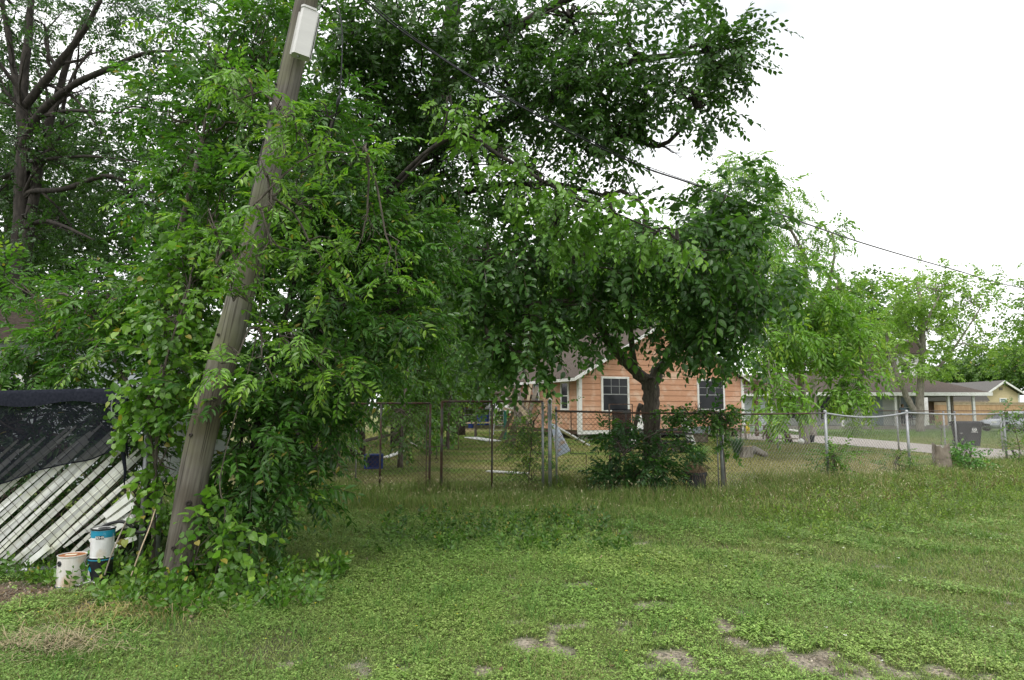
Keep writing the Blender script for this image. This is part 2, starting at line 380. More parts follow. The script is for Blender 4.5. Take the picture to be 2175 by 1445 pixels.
def tree(name, label, cat, limbs, lobes, tpls, dark, light, young, seed, bark='bark', loc=None, group=None, nolimb=False, sides=8, crownname='crown', loc_ground=True, boughs=0, **k):
    """limbs: list of polylines of (px, py, Y, radius m)"""
    pl = []
    for lm in limbs:
        pl.append((np.array([P(*q[:3]) for q in lm]), np.array([q[3] for q in lm])))
    if boughs:
        rb = np.random.default_rng(seed + 99)
        def spawn(p, r, n, lvl):
            for _ in range(n):
                j = rb.integers(1, len(p) - (1 if len(p) > 2 else 0)); f = rb.uniform(); a = p[j - 1] * (1 - f) + p[j] * f; ra = r[j - 1] * (1 - f) + r[j] * f
                d = nrm(nrm(p[j] - p[j - 1]) * .7 + rb.normal(size=3) * np.array([.8, .6, .5]) + np.array([0, 0, .25])); L_ = min(3.2, max(.7, ra * 22)) * rb.uniform(.6, 1.2)
                m_ = 5; q = [a]
                for s_ in range(m_): d = nrm(d + rb.normal(size=3) * .22); q.append(q[-1] + d * L_ / m_)
                q = np.array(q); rr = np.linspace(ra * .5, ra * .10 + .002, m_ + 1); extra.append((q, rr))
                if lvl: spawn(q, rr, 3, lvl - 1)
        extra = []
        for p, r in list(pl): spawn(p, r, boughs, 1)
        pl += extra
    hub = np.concatenate([p for p, r in pl]) if pl else None
    if loc is None:
        loc = pl[0][0][0].copy(); loc[2] = 0
    t = thing(name, label, cat, loc, 0, group)
    mb, tw = crown(lobes, tpls, dark, light, young, seed, hub=hub, **k)
    mb.build(crownname, M['leaf'], t, rel=loc)
    tm = MB(); rng = np.random.default_rng(seed + 5)
    if pl and loc_ground: pl[0][0][0][2] = -.06
    for p, r in pl:
        # smooth resample
        s = np.linspace(0, len(p) - 1, (len(p) - 1) * 5 + 1); i = np.clip(s.astype(int), 0, len(p) - 2); f = (s - i)[:, None]
        pm = lambda a, e: a[np.clip(e, 0, len(a) - 1)]
        def cr(a):
            a = a.reshape(len(a), -1); p0, p1, p2, p3 = pm(a, i - 1), pm(a, i), pm(a, i + 1), pm(a, i + 2)
            return .5 * ((2 * p1) + (-p0 + p2) * f + (2 * p0 - 5 * p1 + 4 * p2 - p3) * f * f + (-p0 + 3 * p1 - 3 * p2 + p3) * f ** 3)
        q = cr(p); rr = cr(r).ravel(); q[1:-1] += rng.normal(size=(len(q) - 2, 3)) * rr[1:-1, None] * .10
        tm.tube(q, np.maximum(rr * rng.uniform(.93, 1.07, len(rr)), .003), sides)
    for q, r0, r1 in tw: tm.tube(q, np.linspace(r0, r1, len(q)), 4, caps=False)
    if tm.n: tm.build('trunk' if pl else 'stems', M[bark], t, smooth=True, rel=loc)
    return t

# ================================================================== THE GROUND
hn = SN(3, .9, 2); hn2 = SN(4, 4.0, 2)
def hgt(x, y):
    p = np.stack([x, y], -1); f = np.clip((26 - y) / 10, 0, 1)
    return (hn(p) * .022 + hn2(p) * .007) * f
bn1 = SN(11, 7.0, 2, 14); bn2 = SN(12, 2.2, 2); bn3 = SN(13, 18.0, 2, 14)
PATCH = []
for a in [(1430, 1395, 75, 20, 1), (1140, 1375, 65, 24, .9), (1215, 1388, 35, 12, 1), (1735, 1405, 80, 30, 1), (1545, 1332, 50, 22, .9), (1560, 1360, 40, 14, 1),
          (1225, 1243, 40, 6, .9), (1100, 1262, 60, 10, .7), (1385, 1287, 70, 8, .8), (1790, 1440, 90, 16, .8), (1330, 1345, 60, 12, .5), (1500, 1420, 110, 14, .6), (1640, 1380, 60, 10, .7), (1850, 1395, 50, 9, .7), (1290, 1420, 50, 8, .7), (1020, 1420, 45, 8, .55), (1180, 1330, 40, 6, .6),
          (1900, 1425, 120, 18, .45), (50, 1262, 150, 30, 1.1), (210, 1285, 90, 22, .7), (1660, 1330, 70, 8, .45), (940, 1395, 50, 10, .4), (180, 1325, 120, 14, .4)]:
    g = G(a[0], a[1]); PATCH.append((g[0], g[1], .85 * a[2] * g[1] / FPX, a[3] * g[1] ** 2 / (FPX * 1.6), a[4]))
def bare(x, y):
    p = np.stack([x, y], -1); b = np.zeros(np.shape(x))
    for cx, cy, rx, ry, k in PATCH:
        b = np.maximum(b, k * np.exp(-(((x - cx) / rx) ** 2 + ((y - cy) / ry) ** 2) * .9))
    return b + .22 * bn1(p) + .26 * bn3(p) + .10 * bn2(p)
def lerp(a, b, t): return a * (1 - t) + b * t
def gcol(x, y):
    p = np.stack([x, y], -1)
    soil = np.array([.085, .08, .045]); moss = np.array([.07, .115, .03])
    olive = np.array([.215, .205, .075]); lawn = np.array([.14, .195, .045]); tan = np.array([.28, .23, .12])
    t = np.clip(.5 + .8 * bn1(p), 0, 1)[..., None]; c = lerp(soil, moss, t)
    b = np.clip((bare(x, y) - .42) * 4, 0, 1)[..., None] * ((y < 11)[..., None])
    dirt = lerp(np.array([.15, .125, .095]), np.array([.33, .29, .24]), np.clip(.5 + bn3(p)[..., None] * .8, 0, 1))
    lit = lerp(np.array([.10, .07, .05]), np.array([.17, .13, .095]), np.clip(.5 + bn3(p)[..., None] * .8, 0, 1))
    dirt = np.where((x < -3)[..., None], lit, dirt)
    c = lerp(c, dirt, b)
    yd = lerp(lawn, olive, np.clip(.55 + .9 * bn2(p * .5), 0, 1)[..., None])
    yd = lerp(yd, tan, np.clip(-.9 + 2.0 * bn2(p * .9 + 7) , 0, .8)[..., None])
    # worn tan lawn inside the fence between the posts, greener farther off
    cx = np.exp(-(((x - 8) / 4.0) ** 2 + ((y - 18.5) / 4.5) ** 2))[..., None]
    yd = lerp(yd, np.array([.23, .195, .085]), np.clip(cx * 1.1 + bn1(p)[..., None] * .12, 0, .9) * (y < 30)[..., None])
    far = np.clip((y - 30) / 14, 0, 1)[..., None]
    yd = lerp(yd, np.array([.11, .175, .045]), far * (x > 2)[..., None])
    k = np.clip((y - 12.2) / 1.2, 0, 1)[..., None]
    return lerp(c, yd, k)
xs = np.concatenate([[-900, -300, -120, -60, -35, -22], np.arange(-14, 16.01, .085), np.arange(16.5, 40, .8), [50, 75, 130, 300, 900]])
ys = np.concatenate([[-300, -60, -10, 0, 2], np.arange(2.6, 14, .075), np.arange(14, 40, .3), [45, 52, 60, 75, 100, 150, 300, 1200]])
X, Y = np.meshgrid(xs, ys); Z = hgt(X, Y); nx, ny = len(xs), len(ys)
g = MB(); i = np.arange(ny - 1)[:, None]; j = np.arange(nx - 1)[None]
F = np.stack([i * nx + j, i * nx + j + 1, (i + 1) * nx + j + 1, (i + 1) * nx + j], -1).reshape(-1, 4)
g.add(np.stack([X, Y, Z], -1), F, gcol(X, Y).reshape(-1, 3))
M['ground'] = mat('ground', (1.55, 1.5, 1.4), (.34, .36, .34), .95, (42, 42, 42), col=True, bump=.014, lo=.36, hi=.64, c3=(.8, .85, .8), s3=1.3)
tag(g.build('ground', M['ground'], smooth=True), kind='structure')

dv = MB(); top = [(1560, 921), (1690, 924), (1760, 927), (1850, 934), (1985, 946), (2080, 952), (2175, 958), (2500, 972)]
bot = [(1560, 933), (1690, 940), (1760, 943), (1850, 951), (1985, 964), (2080, 973), (2175, 985), (2500, 1020)]
A = np.array([G(*q) for q in top]); B = np.array([G(*q) for q in bot])
n = 40; ti = np.linspace(0, 7, n); f_ = lambda Q: np.stack([np.interp(ti, range(8), Q[:, k]) for k in range(3)], 1)
A, B = f_(A), f_(B); r_ = np.random.default_rng(1); A[:, 1] += r_.normal(size=n) * .25; B[:, 1] += r_.normal(size=n) * .12
V = np.concatenate([A, B]); V[:, 2] = .012
dv.add(V, np.stack([np.arange(n - 1) + n, np.arange(n - 1) + n + 1, np.arange(n - 1) + 1, np.arange(n - 1)], -1))
M['drive'] = mat('pale_gravel', (.40, .36, .33), (.30, .27, .245), .95, (5, 5, 5), bump=.01, bscale=30)
tag(dv.build('driveway', M['drive']), kind='structure')
DV = (A, B)
def ondrive(x, y):
    return (y < np.interp(x, A[:, 0], A[:, 1])) & (y > np.interp(x, B[:, 0], B[:, 1])) & (x > B[0, 0])

# ------------------------------------------------------------------ grass and ground cover
rg = np.random.default_rng(42)
def scatter(n, y0, y1, a=1.0, side=.86, x0=None, x1=None):
    u = rg.uniform(size=n); e = 2 - a
    y = (y0 ** e + u * (y1 ** e - y0 ** e)) ** (1 / e)
    x = rg.uniform(-1, 1, n) * (side * y + 1.7)
    return x, y
def blades(mb, x, y, h, wd, lean, col, z=None):
    n = len(x); az = rg.uniform(0, 6.28, n); la = rg.uniform(0, 6.28, n)
    b = np.stack([x, y, hgt(x, y) - .004 if z is None else z], 1)
    s = np.stack([np.cos(az), np.sin(az), 0 * az], 1) * (wd / 2)[:, None]; l = np.stack([np.cos(la), np.sin(la), 0 * la], 1) * (lean * h)[:, None]
    up = np.array([0, 0, 1.]) * h[:, None]
    V = np.stack([b - s, b + s, b + l * .33 + up * .55 - s * .8, b + l * .33 + up * .55 + s * .8, b + l + up * np.clip(1 - lean * .35, .3, 1)[:, None]], 1)
    o = (np.arange(n) * 5)[:, None]
    mb.add(V.reshape(-1, 3), [np.array([[0, 1, 3, 2]]) + o, np.array([[2, 3, 4]]) + o], np.repeat(col, 5, 0))
def leaflets(mb, pos, az, tilt, size, wid, col):
    n = len(pos); f = np.stack([np.cos(az), np.sin(az), tilt], 1); s = np.stack([-np.sin(az), np.cos(az), rg.normal(size=n) * .25], 1)
    S = size[:, None]
    V = np.stack([pos, pos + f * S * .55 + s * S * wid, pos + f * S, pos + f * S * .55 - s * S * wid], 1)
    o = (np.arange(n) * 4)[:, None]
    mb.add(V.reshape(-1, 3), np.array([[0, 3, 2, 1]]) + o, np.repeat(col, 4, 0))
def tone(n, a, b, jit=.12):
    u = rg.uniform(size=(n, 1)); c = np.array(a) * (1 - u) + np.array(b) * u
    return np.clip(c * (1 + rg.normal(size=(n, 1)) * jit), .003, .8)

cn = SN(21, 1.6, 2); cn2 = SN(22, 5.5, 2, 14)
mb = MB(); x, y = scatter(430000, 3.0, 11.6, 1.2)
p = np.stack([x, y], 1)
pref = .46 + .36 * cn(p) + .36 * cn2(p) - np.clip((x - 1.2) * .16, 0, .55) - np.clip(y - 9.3, 0, 3) * .4 + np.exp(-((x + .2) ** 2 + (y - 6.2) ** 2) / 5) * .5
keep = (bare(x, y) + rg.normal(size=len(x)) * .20 < .42) & (pref + rg.normal(size=len(x)) * .2 > .16)
x, y = x[keep], y[keep]; n = len(x); p = p[keep]
z = hgt(x, y) + .012 + rg.uniform(0, .035, n) + np.clip(cn2(p) * .5 + .4, 0, 1) * .018
sz = .0105 * (y / 4.5) ** .75 * rg.uniform(.55, 1.6, n) * (1 + .25 * cn2(p + 3)); az = rg.uniform(0, 6.28, n)
big = SN(31, .8, 2)(p)
cc = tone(n, (.142, .248, .05), (.285, .405, .112), .18) * (1 + .13 * big[:, None]); cc = cc * (1 + .16 * cn(p + 5)[:, None] * np.array([1.0, .5, .8]))
for k in range(3):
    leaflets(mb, np.stack([x, y, z], 1) + rg.normal(size=(n, 3)) * .003, az + k * 2.094 + rg.normal(size=n) * .25, rg.normal(size=n) * .28, sz, .42, cc * rg.uniform(.9, 1.1, (n, 1)))
tag(mb.build('clover_ground_cover', M['blade']), kind='stuff', label='bright green low clover spread over the verge', cat='ground cover')

mb = MB()
x, y = scatter(380000, 2.9, 12.6, 1.2); p = np.stack([x, y], 1); bb = bare(x, y) + rg.normal(size=len(x)) * .07
keep = (bb < .52) & ((cn(p) * .5 + rg.uniform(0, 1, len(x)) + np.clip((x - 1) * .1, 0, .4)) > .25); x, y, p = x[keep], y[keep], p[keep]; n = len(x)
hh = (.035 + .03 * np.clip(cn2(p) + .3, 0, 1.5) + np.clip(y - 7.5, 0, 3) * .012) * rg.uniform(.5, 1.5, n)
dry = (rg.uniform(size=n) < .15 + .18 * np.clip(SN(33, 1.3, 2)(p), 0, 1)[:])[:, None]
cc = np.where(dry, tone(n, (.28, .24, .12), (.42, .36, .20)), tone(n, (.128, .205, .043), (.255, .34, .10)))
blades(mb, x, y, hh, .0045 * (y / 5) ** .8 * rg.uniform(.7, 1.4, n), rg.uniform(.2, 1.5, n), cc)
x, y = scatter(380000, 2.9, 12.6, 1.15); p = np.stack([x, y], 1); ok = (bare(x, y) + rg.normal(size=len(x)) * .08 < .5); x, y = x[ok], y[ok]; n = len(x)
blades(mb, x, y, rg.uniform(.02, .06, n), .005 * (y / 5) ** .8 * rg.uniform(.7, 1.4, n), rg.uniform(.4, 1.8, n), tone(n, (.15, .21, .05), (.31, .36, .13)))
# taller tufts
for _ in range(330):
    yy = rg.uniform(3.3, 10.5); xx = rg.uniform(-1, 1) * .82 * yy
    if bare(np.array([xx]), np.array([yy]))[0] > .4: continue
    k = rg.integers(14, 46); r0 = rg.uniform(.03, .12)
    a = xx + rg.normal(size=k) * r0; b = yy + rg.normal(size=k) * r0
    blades(mb, a, b, rg.uniform(.06, .17, k), np.full(k, .006), rg.uniform(.2, 1.1, k), tone(k, (.07, .16, .03), (.15, .27, .06)))
tag(mb.build('verge_grass', M['blade']), kind='stuff', label='short mixed grass on the verge', cat='grass')

# tall seeding grass before the gates
mb = MB(); x = rg.uniform(-6.5, 15, 90000)
yb = np.where(x < 3.9, 12.6, 12.3 + .62 * (x - 3.9))
front = np.where(x < 3.9, 3.3, 3.6)
y = yb - rg.uniform(-.12, 1, len(x)) ** 1.4 * front if False else yb + .15 - np.abs(rg.uniform(0, 1, len(x))) ** 1.25 * front
ok = (y > 8.6); x, y = x[ok], y[ok]; n = len(x); p = np.stack([x, y], 1)
ybk = np.where(x < 3.9, 12.6, 12.3 + .62 * (x - 3.9)); q = np.clip(1 - (ybk - y) / 3.4, 0, 1)
hh = (.07 + .37 * q ** 1.15) * rg.uniform(.45, 1.25, n) * (1 + .35 * bn2(p))
hh = np.where(x > 5, hh * .8, hh) * np.where((x > -2.9) & (x < .6), .75, 1)
dry = (rg.uniform(size=n) < .13 + .12 * (x > 3))[:, None]
cc = np.where(dry, tone(n, (.26, .22, .11), (.40, .34, .19)), tone(n, (.09, .16, .032), (.21, .285, .075)))
blades(mb, x, y, np.clip(hh, .03, .6), .0085 * rg.uniform(.6, 1.4, n), rg.uniform(.1, .9, n), cc)
k = rg.integers(0, n, 5200); k = k[hh[k] > .13]       # seed heads
hx = x[k] + rg.normal(size=len(k)) * .03; hy = y[k]; hz = hh[k] * rg.uniform(.8, 1.35, len(k))
blades(mb, hx, hy, hz, np.full(len(k), .004), rg.uniform(0, .4, len(k)), tone(len(k), (.25, .24, .12), (.36, .33, .2)))
leaflets(mb, np.stack([hx, hy, hz * .93], 1), rg.uniform(0, 6.28, len(k)), rg.uniform(-.5, 1.2, len(k)), rg.uniform(.03, .055, len(k)), .16, tone(len(k), (.34, .31, .18), (.50, .46, .30)))
tag(mb.build('tall_seeding_grass', M['blade']), kind='stuff', label='tall seeding grass along the fence and gates', cat='grass')

# mown lawn behind the fence
mb = MB(); n = 230000; u = rg.uniform(size=n); y = 12.7 * (46 / 12.7) ** u; x = rg.uniform(-.35, .86, n) * (y + 1)
ok = ~ondrive(x, y) & ((x < 3.9) | (y > 12.5 + .62 * (x - 3.9))); x, y = x[ok], y[ok]; n = len(x)
c0 = gcol(x, y); cc = np.clip(c0 * rg.uniform(.65, 1.35, (n, 1)) * np.array([.95, 1.08, .9]), 0, 1)
blades(mb, x, y, rg.uniform(.02, .06, n) * np.clip(y / 18, .8, 1.6), .008 * (y / 10), rg.uniform(.3, 1.3, n), cc)
tag(mb.build('lawn_grass', M['blade']), kind='stuff', label='mown olive green lawn grass behind the chain link fence', cat='grass')

# leafy weeds: broad band at the right and around the pole
wt = spray_tpls('lance', 9, .26, .075, 71, droop=-.05); wb = spray_tpls('ovate', 8, .24, .075, 72, droop=.0)
wsml = spray_tpls('ovate', 10, .16, .032, 73, droop=.1)
def weeds(x, y, sc, dark, light, tip, tpl, tp=.2):
    n = len(x); pos = np.stack([x, y, hgt(x, y)], 1); f = np.stack([rg.normal(size=n) * .5, rg.normal(size=n) * .5, np.ones(n)], 1)
    up = rg.normal(size=(n, 3)) + np.array([0, -.6, .1])
    put_sprays(mb, tpl, pos, f, up, sc, tone(n, dark, light), tip, np.where(rg.uniform(size=n) < tp, .7, 0), rg)
mb = MB()
x = rg.uniform(3.2, 15, 3400); y = 12.2 + .62 * (x - 3.9) - rg.uniform(0, 1, 3400) ** 1.2 * 4.2; ok = y > 8
weeds(x[ok], y[ok], rg.uniform(.4, .95, ok.sum()), (.08, .145, .03), (.18, .26, .07), (.28, .34, .10), wt)
x = rg.uniform(4.0, 15, 1700); y = 12.0 + .62 * (x - 3.9) - rg.uniform(0, 1, 1700) ** 1.3 * 2.6
weeds(x, y, rg.uniform(.6, 1.3, 1700), (.095, .08, .045), (.19, .14, .08), (.2, .2, .08), wsml)
x, y = scatter(5200, 4.2, 11.5, 1.1); pr = cn(np.stack([x, y], 1)) * .6 + rg.uniform(-.5, .5, len(x)) + np.clip((y - 6.8) * .3, -1, .8); ok = (pr > .12) & (bare(x, y) < .35)
weeds(x[ok], y[ok], rg.uniform(.35, .8, ok.sum()), (.07, .16, .028), (.14, .26, .05), (.2, .32, .06), wsml)
x = rg.uniform(-4.3, -1.6, 420); y = rg.uniform(5.25, 6.6, 420) + np.abs(x + 2.6) * .1; ok = ~((x < -3.35) & (y < 6.05)) 
weeds(x[ok], y[ok], rg.uniform(.5, 1.1, ok.sum()), (.055, .14, .02), (.12, .24, .04), (.22, .34, .05), wb)
x = rg.uniform(-5.6, -3.4, 130); y = rg.uniform(6.25, 6.8, 130)
weeds(x, y, rg.uniform(.4, .9, 130), (.045, .11, .02), (.09, .19, .035), (.2, .3, .05), wb)
x = rg.uniform(-1.7, 1.4, 300); y = 8.1 - (x + .6) * .0 + rg.uniform(-.7, 1.9, 300)
weeds(x, y, rg.uniform(.5, 1.0, 300), (.04, .10, .018), (.09, .18, .035), (.18, .28, .05), wb)
tag(mb.build('weeds', M['leaf']), kind='stuff', label='leafy green and reddish weeds growing through the verge', cat='weeds')

mb = MB(); x, y = scatter(60000, 3.3, 9.5, 1.1); ok = bare(x, y) > .40; x, y = x[ok][:7000], y[ok][:7000]; n = len(x)
for k in range(3): leaflets(mb, np.stack([x, y, hgt(x, y) + .002 + .004 * k], 1), rg.uniform(0, 6.28, n), rg.normal(size=n) * .8, rg.uniform(.004, .016, n), .45, tone(n, (.14, .115, .09), (.42, .37, .31), .2))
tag(mb.build('soil_crumbs', M['blade']), kind='stuff', label='crumbs of dry soil and chaff on the bare patches', cat='soil crumbs')
# straw, leaf litter, tiny flowers
mb = MB(); n = 900; g0 = G(100, 1375); x = g0[0] + rg.normal(size=n) * .24; y = g0[1] + rg.normal(size=n) * .13
L_ = rg.uniform(.04, .16, n); az = rg.uniform(0, 6.28, n); d = np.stack([np.cos(az), np.sin(az), rg.normal(size=n) * .25], 1) * L_[:, None]
b = np.stack([x, y, hgt(x, y) + rg.uniform(.03, .075, n)], 1); s = np.stack([-np.sin(az), np.cos(az), 0 * az], 1) * .0022
V = np.stack([b - s, b + s, b + d * .5 + s + [0, 0, .008], b + d * .5 - s + [0, 0, .008], b + d], 1); o = (np.arange(n) * 5)[:, None]
mb.add(V.reshape(-1, 3), [np.array([[0, 1, 2, 3]]) + o, np.array([[3, 2, 4]]) + o], np.repeat(tone(n, (.9, .85, .7), (1.3, 1.2, 1.05)), 5, 0))
g0 = G(260, 1310); n = 420; x = g0[0] + rg.normal(size=n) * .33; y = g0[1] + rg.normal(size=n) * .14; b = np.stack([x, y, hgt(x, y) + .02], 1)
blades(mb, x, y, rg.uniform(.08, .2, n), np.full(n, .006), rg.uniform(.8, 1.6, n), tone(n, (.8, .95, .4), (1.3, 1.3, .7)))
tag(mb.build('straw', M['straw']), kind='stuff', label='dry straw coloured grass clippings at the lower left', cat='straw')
mb = MB(); n = 900; g0 = G(60, 1275); x = g0[0] + rg.normal(size=n) * .5; y = g0[1] + rg.normal(size=n) * .22
x2, y2 = scatter(160, 3.6, 9, 1); x, y = np.append(x, x2), np.append(y, y2); n = len(x)
leaflets(mb, np.stack([x, y, hgt(x, y) + .012 + (np.arange(n) > 900) * .02], 1), rg.uniform(0, 6.28, n), rg.normal(size=n) * .3, rg.uniform(.015, .05, n), .3, tone(n, (.14, .08, .045), (.34, .26, .18), .3))
tag(mb.build('leaf_litter', M['blade']), kind='stuff', label='brown fallen leaves and bark litter on bare earth', cat='leaf litter')
mb = MB(); x, y = scatter(260, 4, 12.5, .6); n = len(x)
wht = (x > 1.5)[:, None]; cc = np.where(wht, [[.75, .75, .7]], [[.7, .6, .04]]); zz = hgt(x, y) + np.where(x > 1.5, .11, .075)
for k in range(3): leaflets(mb, np.stack([x, y, zz], 1), k * 2.1 + 0 * x, .2 + 0 * x, np.where(x > 1.5, .013, .009) + 0 * x, .5, cc)
tag(mb.build('tiny_wildflowers', M['blade']), kind='stuff', label='tiny yellow and white flowers dotted in the clover', cat='wildflowers')

# ================================================================== TREES
T_pin = spray_tpls('lance', 13, .32, .105, 101, opp=True, droop=.30, ang=55, flat=.15)          # pinnate sprays (shrub at the pole)
T_elm = spray_tpls('elm', 11, .42, .115, 102, droop=.30)                               # broad simple leaves
T_mul = spray_tpls('ovate', 10, .48, .150, 103, droop=.40)
T_oak = spray_tpls('elm', 14, .40, .095, 104, droop=.15)
T_pec = spray_tpls('lance', 13, .62, .24, 105, opp=True, droop=.85, ang=62)
T_heart = spray_tpls('heart', 7, .34, .095, 106, droop=.5, flat=.35)
T_far = spray_tpls('quad', 12, .6, .24, 107, droop=.2, flat=.45)
T_far2 = spray_tpls('quad', 12, 1.1, .5, 108, droop=.2, flat=.5)
T_small = spray_tpls('elm', 12, .30, .06, 109, droop=.2)
DK, MD, LT = (.030, .080, .018), (.055, .135, .026), (.10, .21, .038)
YG = (.24, .36, .06)

# -- far background first
tree('broadleaf_tree', 'dark green tree at the far end of the long yard behind the lumber', 'tree', [[(1130, 905, 66, .3), (1135, 760, 66, .2)]],
     [(1120, 740, 66, 120, 90, 6), (1040, 800, 64, 70, 60, 4), (1190, 700, 64, 110, 110, 5), (1100, 860, 66, 90, 30, 4), (1000, 870, 66, 60, 24, 4), (1180, 830, 66, 60, 50, 4)], T_far2, (.06, .13, .025), (.14, .27, .05), YG, 1, dens=10, clump=1.1, group='trees closing off the far yard')
tree('broadleaf_tree', 'pale green tree rising behind the orange house roof', 'tree', [[(1300, 900, 62, .3), (1300, 700, 62, .2)]],
     [(1300, 650, 62, 150, 150, 6), (1420, 620, 60, 130, 130, 6), (1180, 600, 60, 120, 110, 5)], T_far2, (.06, .13, .025), (.15, .28, .05), YG, 2, dens=10, clump=1.1, group='trees closing off the far yard')
tree('broadleaf_tree', 'deep green tree in the far left corner of the yard above the rusty gates', 'tree', [[(930, 905, 58, .3), (930, 760, 58, .2)]],
     [(920, 720, 58, 130, 160, 5), (900, 850, 58, 90, 40, 4), (860, 560, 50, 150, 130, 5), (1010, 600, 50, 110, 120, 5)], T_far2, DK, (.10, .21, .04), YG, 3, dens=10, clump=1.0, group='trees closing off the far yard')
for k, (px, py, Yd, rx, ry, lb) in enumerate([
    (1800, 690, 70, 110, 130, 'soft green tree standing behind the porch house roof beside the pecan'),
    (2070, 790, 95, 75, 42, 'dark green tree behind the cream house ridge'),
    (2150, 770, 90, 60, 60, 'dark tree right of the cream house gable at the edge of view'),
    (2230, 740, 80, 80, 90, 'bushy tree half outside the right edge behind the board fence'),
    (1990, 800, 100, 60, 30, 'low dark tree just over the porch house ridge')]):
    tree('background_tree', lb, 'tree', [[(px, 890, Yd, .35), (px, py, Yd, .2)]], [(px, py, Yd, rx, ry, 5), (px - rx * .5, py + ry * .35, Yd, rx * .6, ry * .6, 4), (px + rx * .5, py + ry * .3, Yd, rx * .6, ry * .6, 4)],
         T_far2, (.05, .11, .028), (.12, .22, .05), YG, 20 + k, dens=9, clump=1.1, group='background trees beyond the houses')
# spring-leafed tree in the porch house front lawn
tree('lawn_tree', 'airy spring green tree with a forked grey trunk before the porch house', 'tree',
     [[(1955, 916, 46, .30), (1954, 850, 46, .25), (1957, 780, 46, .22), (1960, 700, 46, .2), (1950, 600, 46, .08)],
      [(1946, 880, 46, .2), (1925, 840, 46, .2), (1900, 780, 46, .16), (1880, 700, 46, .08)],
      [(1957, 800, 46, .14), (1985, 790, 46, .12), (2040, 720, 46, .07), (2085, 650, 46, .04)],
      [(1959, 740, 46, .14), (1925, 690, 46, .1), (1900, 630, 46, .05)], [(1960, 700, 46, .1), (2000, 620, 46, .05)]],
     [(1975, 610, 46, 95, 60, 3), (1905, 650, 46, 55, 60, 2.5), (2055, 640, 46, 65, 60, 3), (1970, 700, 46, 120, 60, 3), (1885, 745, 45, 40, 40, 1.6), (2050, 735, 45, 50, 28, 1.6), (1995, 775, 45, 50, 18, 1.3), (1885, 800, 45, 14, 10, 1), (1940, 770, 45, 60, 40, 2)],
     T_far, (.13, .24, .045), (.24, .37, .085), (.34, .44, .11), 31, bark='greybark', dens=8, clump=.62, gap=-.15, fill=2.7)
tree('roadside_tree', 'taller spring green tree cut by the right edge of view', 'tree',
     [[(2200, 915, 44, .3), (2195, 750, 44, .2), (2180, 620, 44, .08)]],
     [(2155, 600, 44, 30, 20, 1.5), (2165, 650, 44, 30, 30, 1.8), (2220, 700, 44, 50, 70, 2.2), (2150, 745, 44, 26, 12, 1.2), (2160, 790, 44, 30, 16, 1.3)],
     T_far, (.09, .18, .035), (.19, .31, .07), YG, 32, dens=8, clump=.6, gap=-.35)
# pecans in the yard
tree('pecan_tree', 'drooping yellow green pecan over the lawn right of the orange house', 'tree',
     [[(1707, 939, 30, .25), (1706, 880, 30, .2), (1700, 800, 29, .17), (1690, 700, 28, .13), (1660, 560, 27, .1)],
      [(1700, 790, 29, .15), (1640, 720, 26, .1), (1600, 640, 25, .06)], [(1695, 760, 29, .14), (1760, 680, 27, .08), (1800, 640, 27, .04)],
      [(1697, 780, 29, .10), (1790, 750, 26, .06), (1850, 790, 25, .03)]],
     [(1600, 620, 25, 70, 80, 2.2), (1690, 640, 25, 70, 70, 2.2), (1640, 730, 23, 60, 36, 1.6), (1590, 740, 22, 30, 16, 1.1), (1660, 810, 21, 14, 18, .7), (1755, 710, 25, 60, 55, 2), (1805, 735, 24, 30, 24, 1.2),
      (1795, 830, 23, 8, 8, .4), (1560, 560, 26, 80, 110, 2.3), (1648, 868, 20.5, 5, 8, .3), (1828, 800, 23, 14, 10, .5), (1690, 745, 23, 40, 20, 1.2), (1480, 600, 27, 90, 120, 2.3), (1815, 840, 23, 10, 8, .4)],
     T_pec, (.085, .20, .03), (.17, .32, .05), (.33, .44, .06), 33, dens=10, clump=.55, droop=.55, ysh=.5, bark='greybark', outb=.9, fill=2.2)
tree('pecan_tree', 'farther pecan with a slim dark trunk reaching above the overhead cable', 'tree',
     [[(1728, 925, 39, .22), (1728, 840, 39, .18), (1735, 700, 38, .15), (1700, 540, 37, .12)], [(1735, 690, 38, .12), (1770, 560, 36, .07), (1770, 500, 36, .04)],
      [(1720, 560, 37, .1), (1640, 420, 36, .05)]],
     [(1765, 505, 36, 42, 26, 1.2), (1745, 570, 36, 40, 40, 1.3), (1780, 640, 36, 60, 60, 2), (1640, 430, 36, 80, 50, 2), (1560, 390, 36, 70, 50, 2), (1500, 450, 36, 70, 70, 2), (1680, 520, 36, 80, 80, 2), (1590, 360, 36, 50, 25, 1.3), (1840, 700, 37, 40, 50, 1.5)],
     T_pec, (.09, .20, .03), (.18, .33, .05), (.33, .44, .06), 34, dens=7, clump=.7, droop=.4, ysh=.3, bark='greybark')

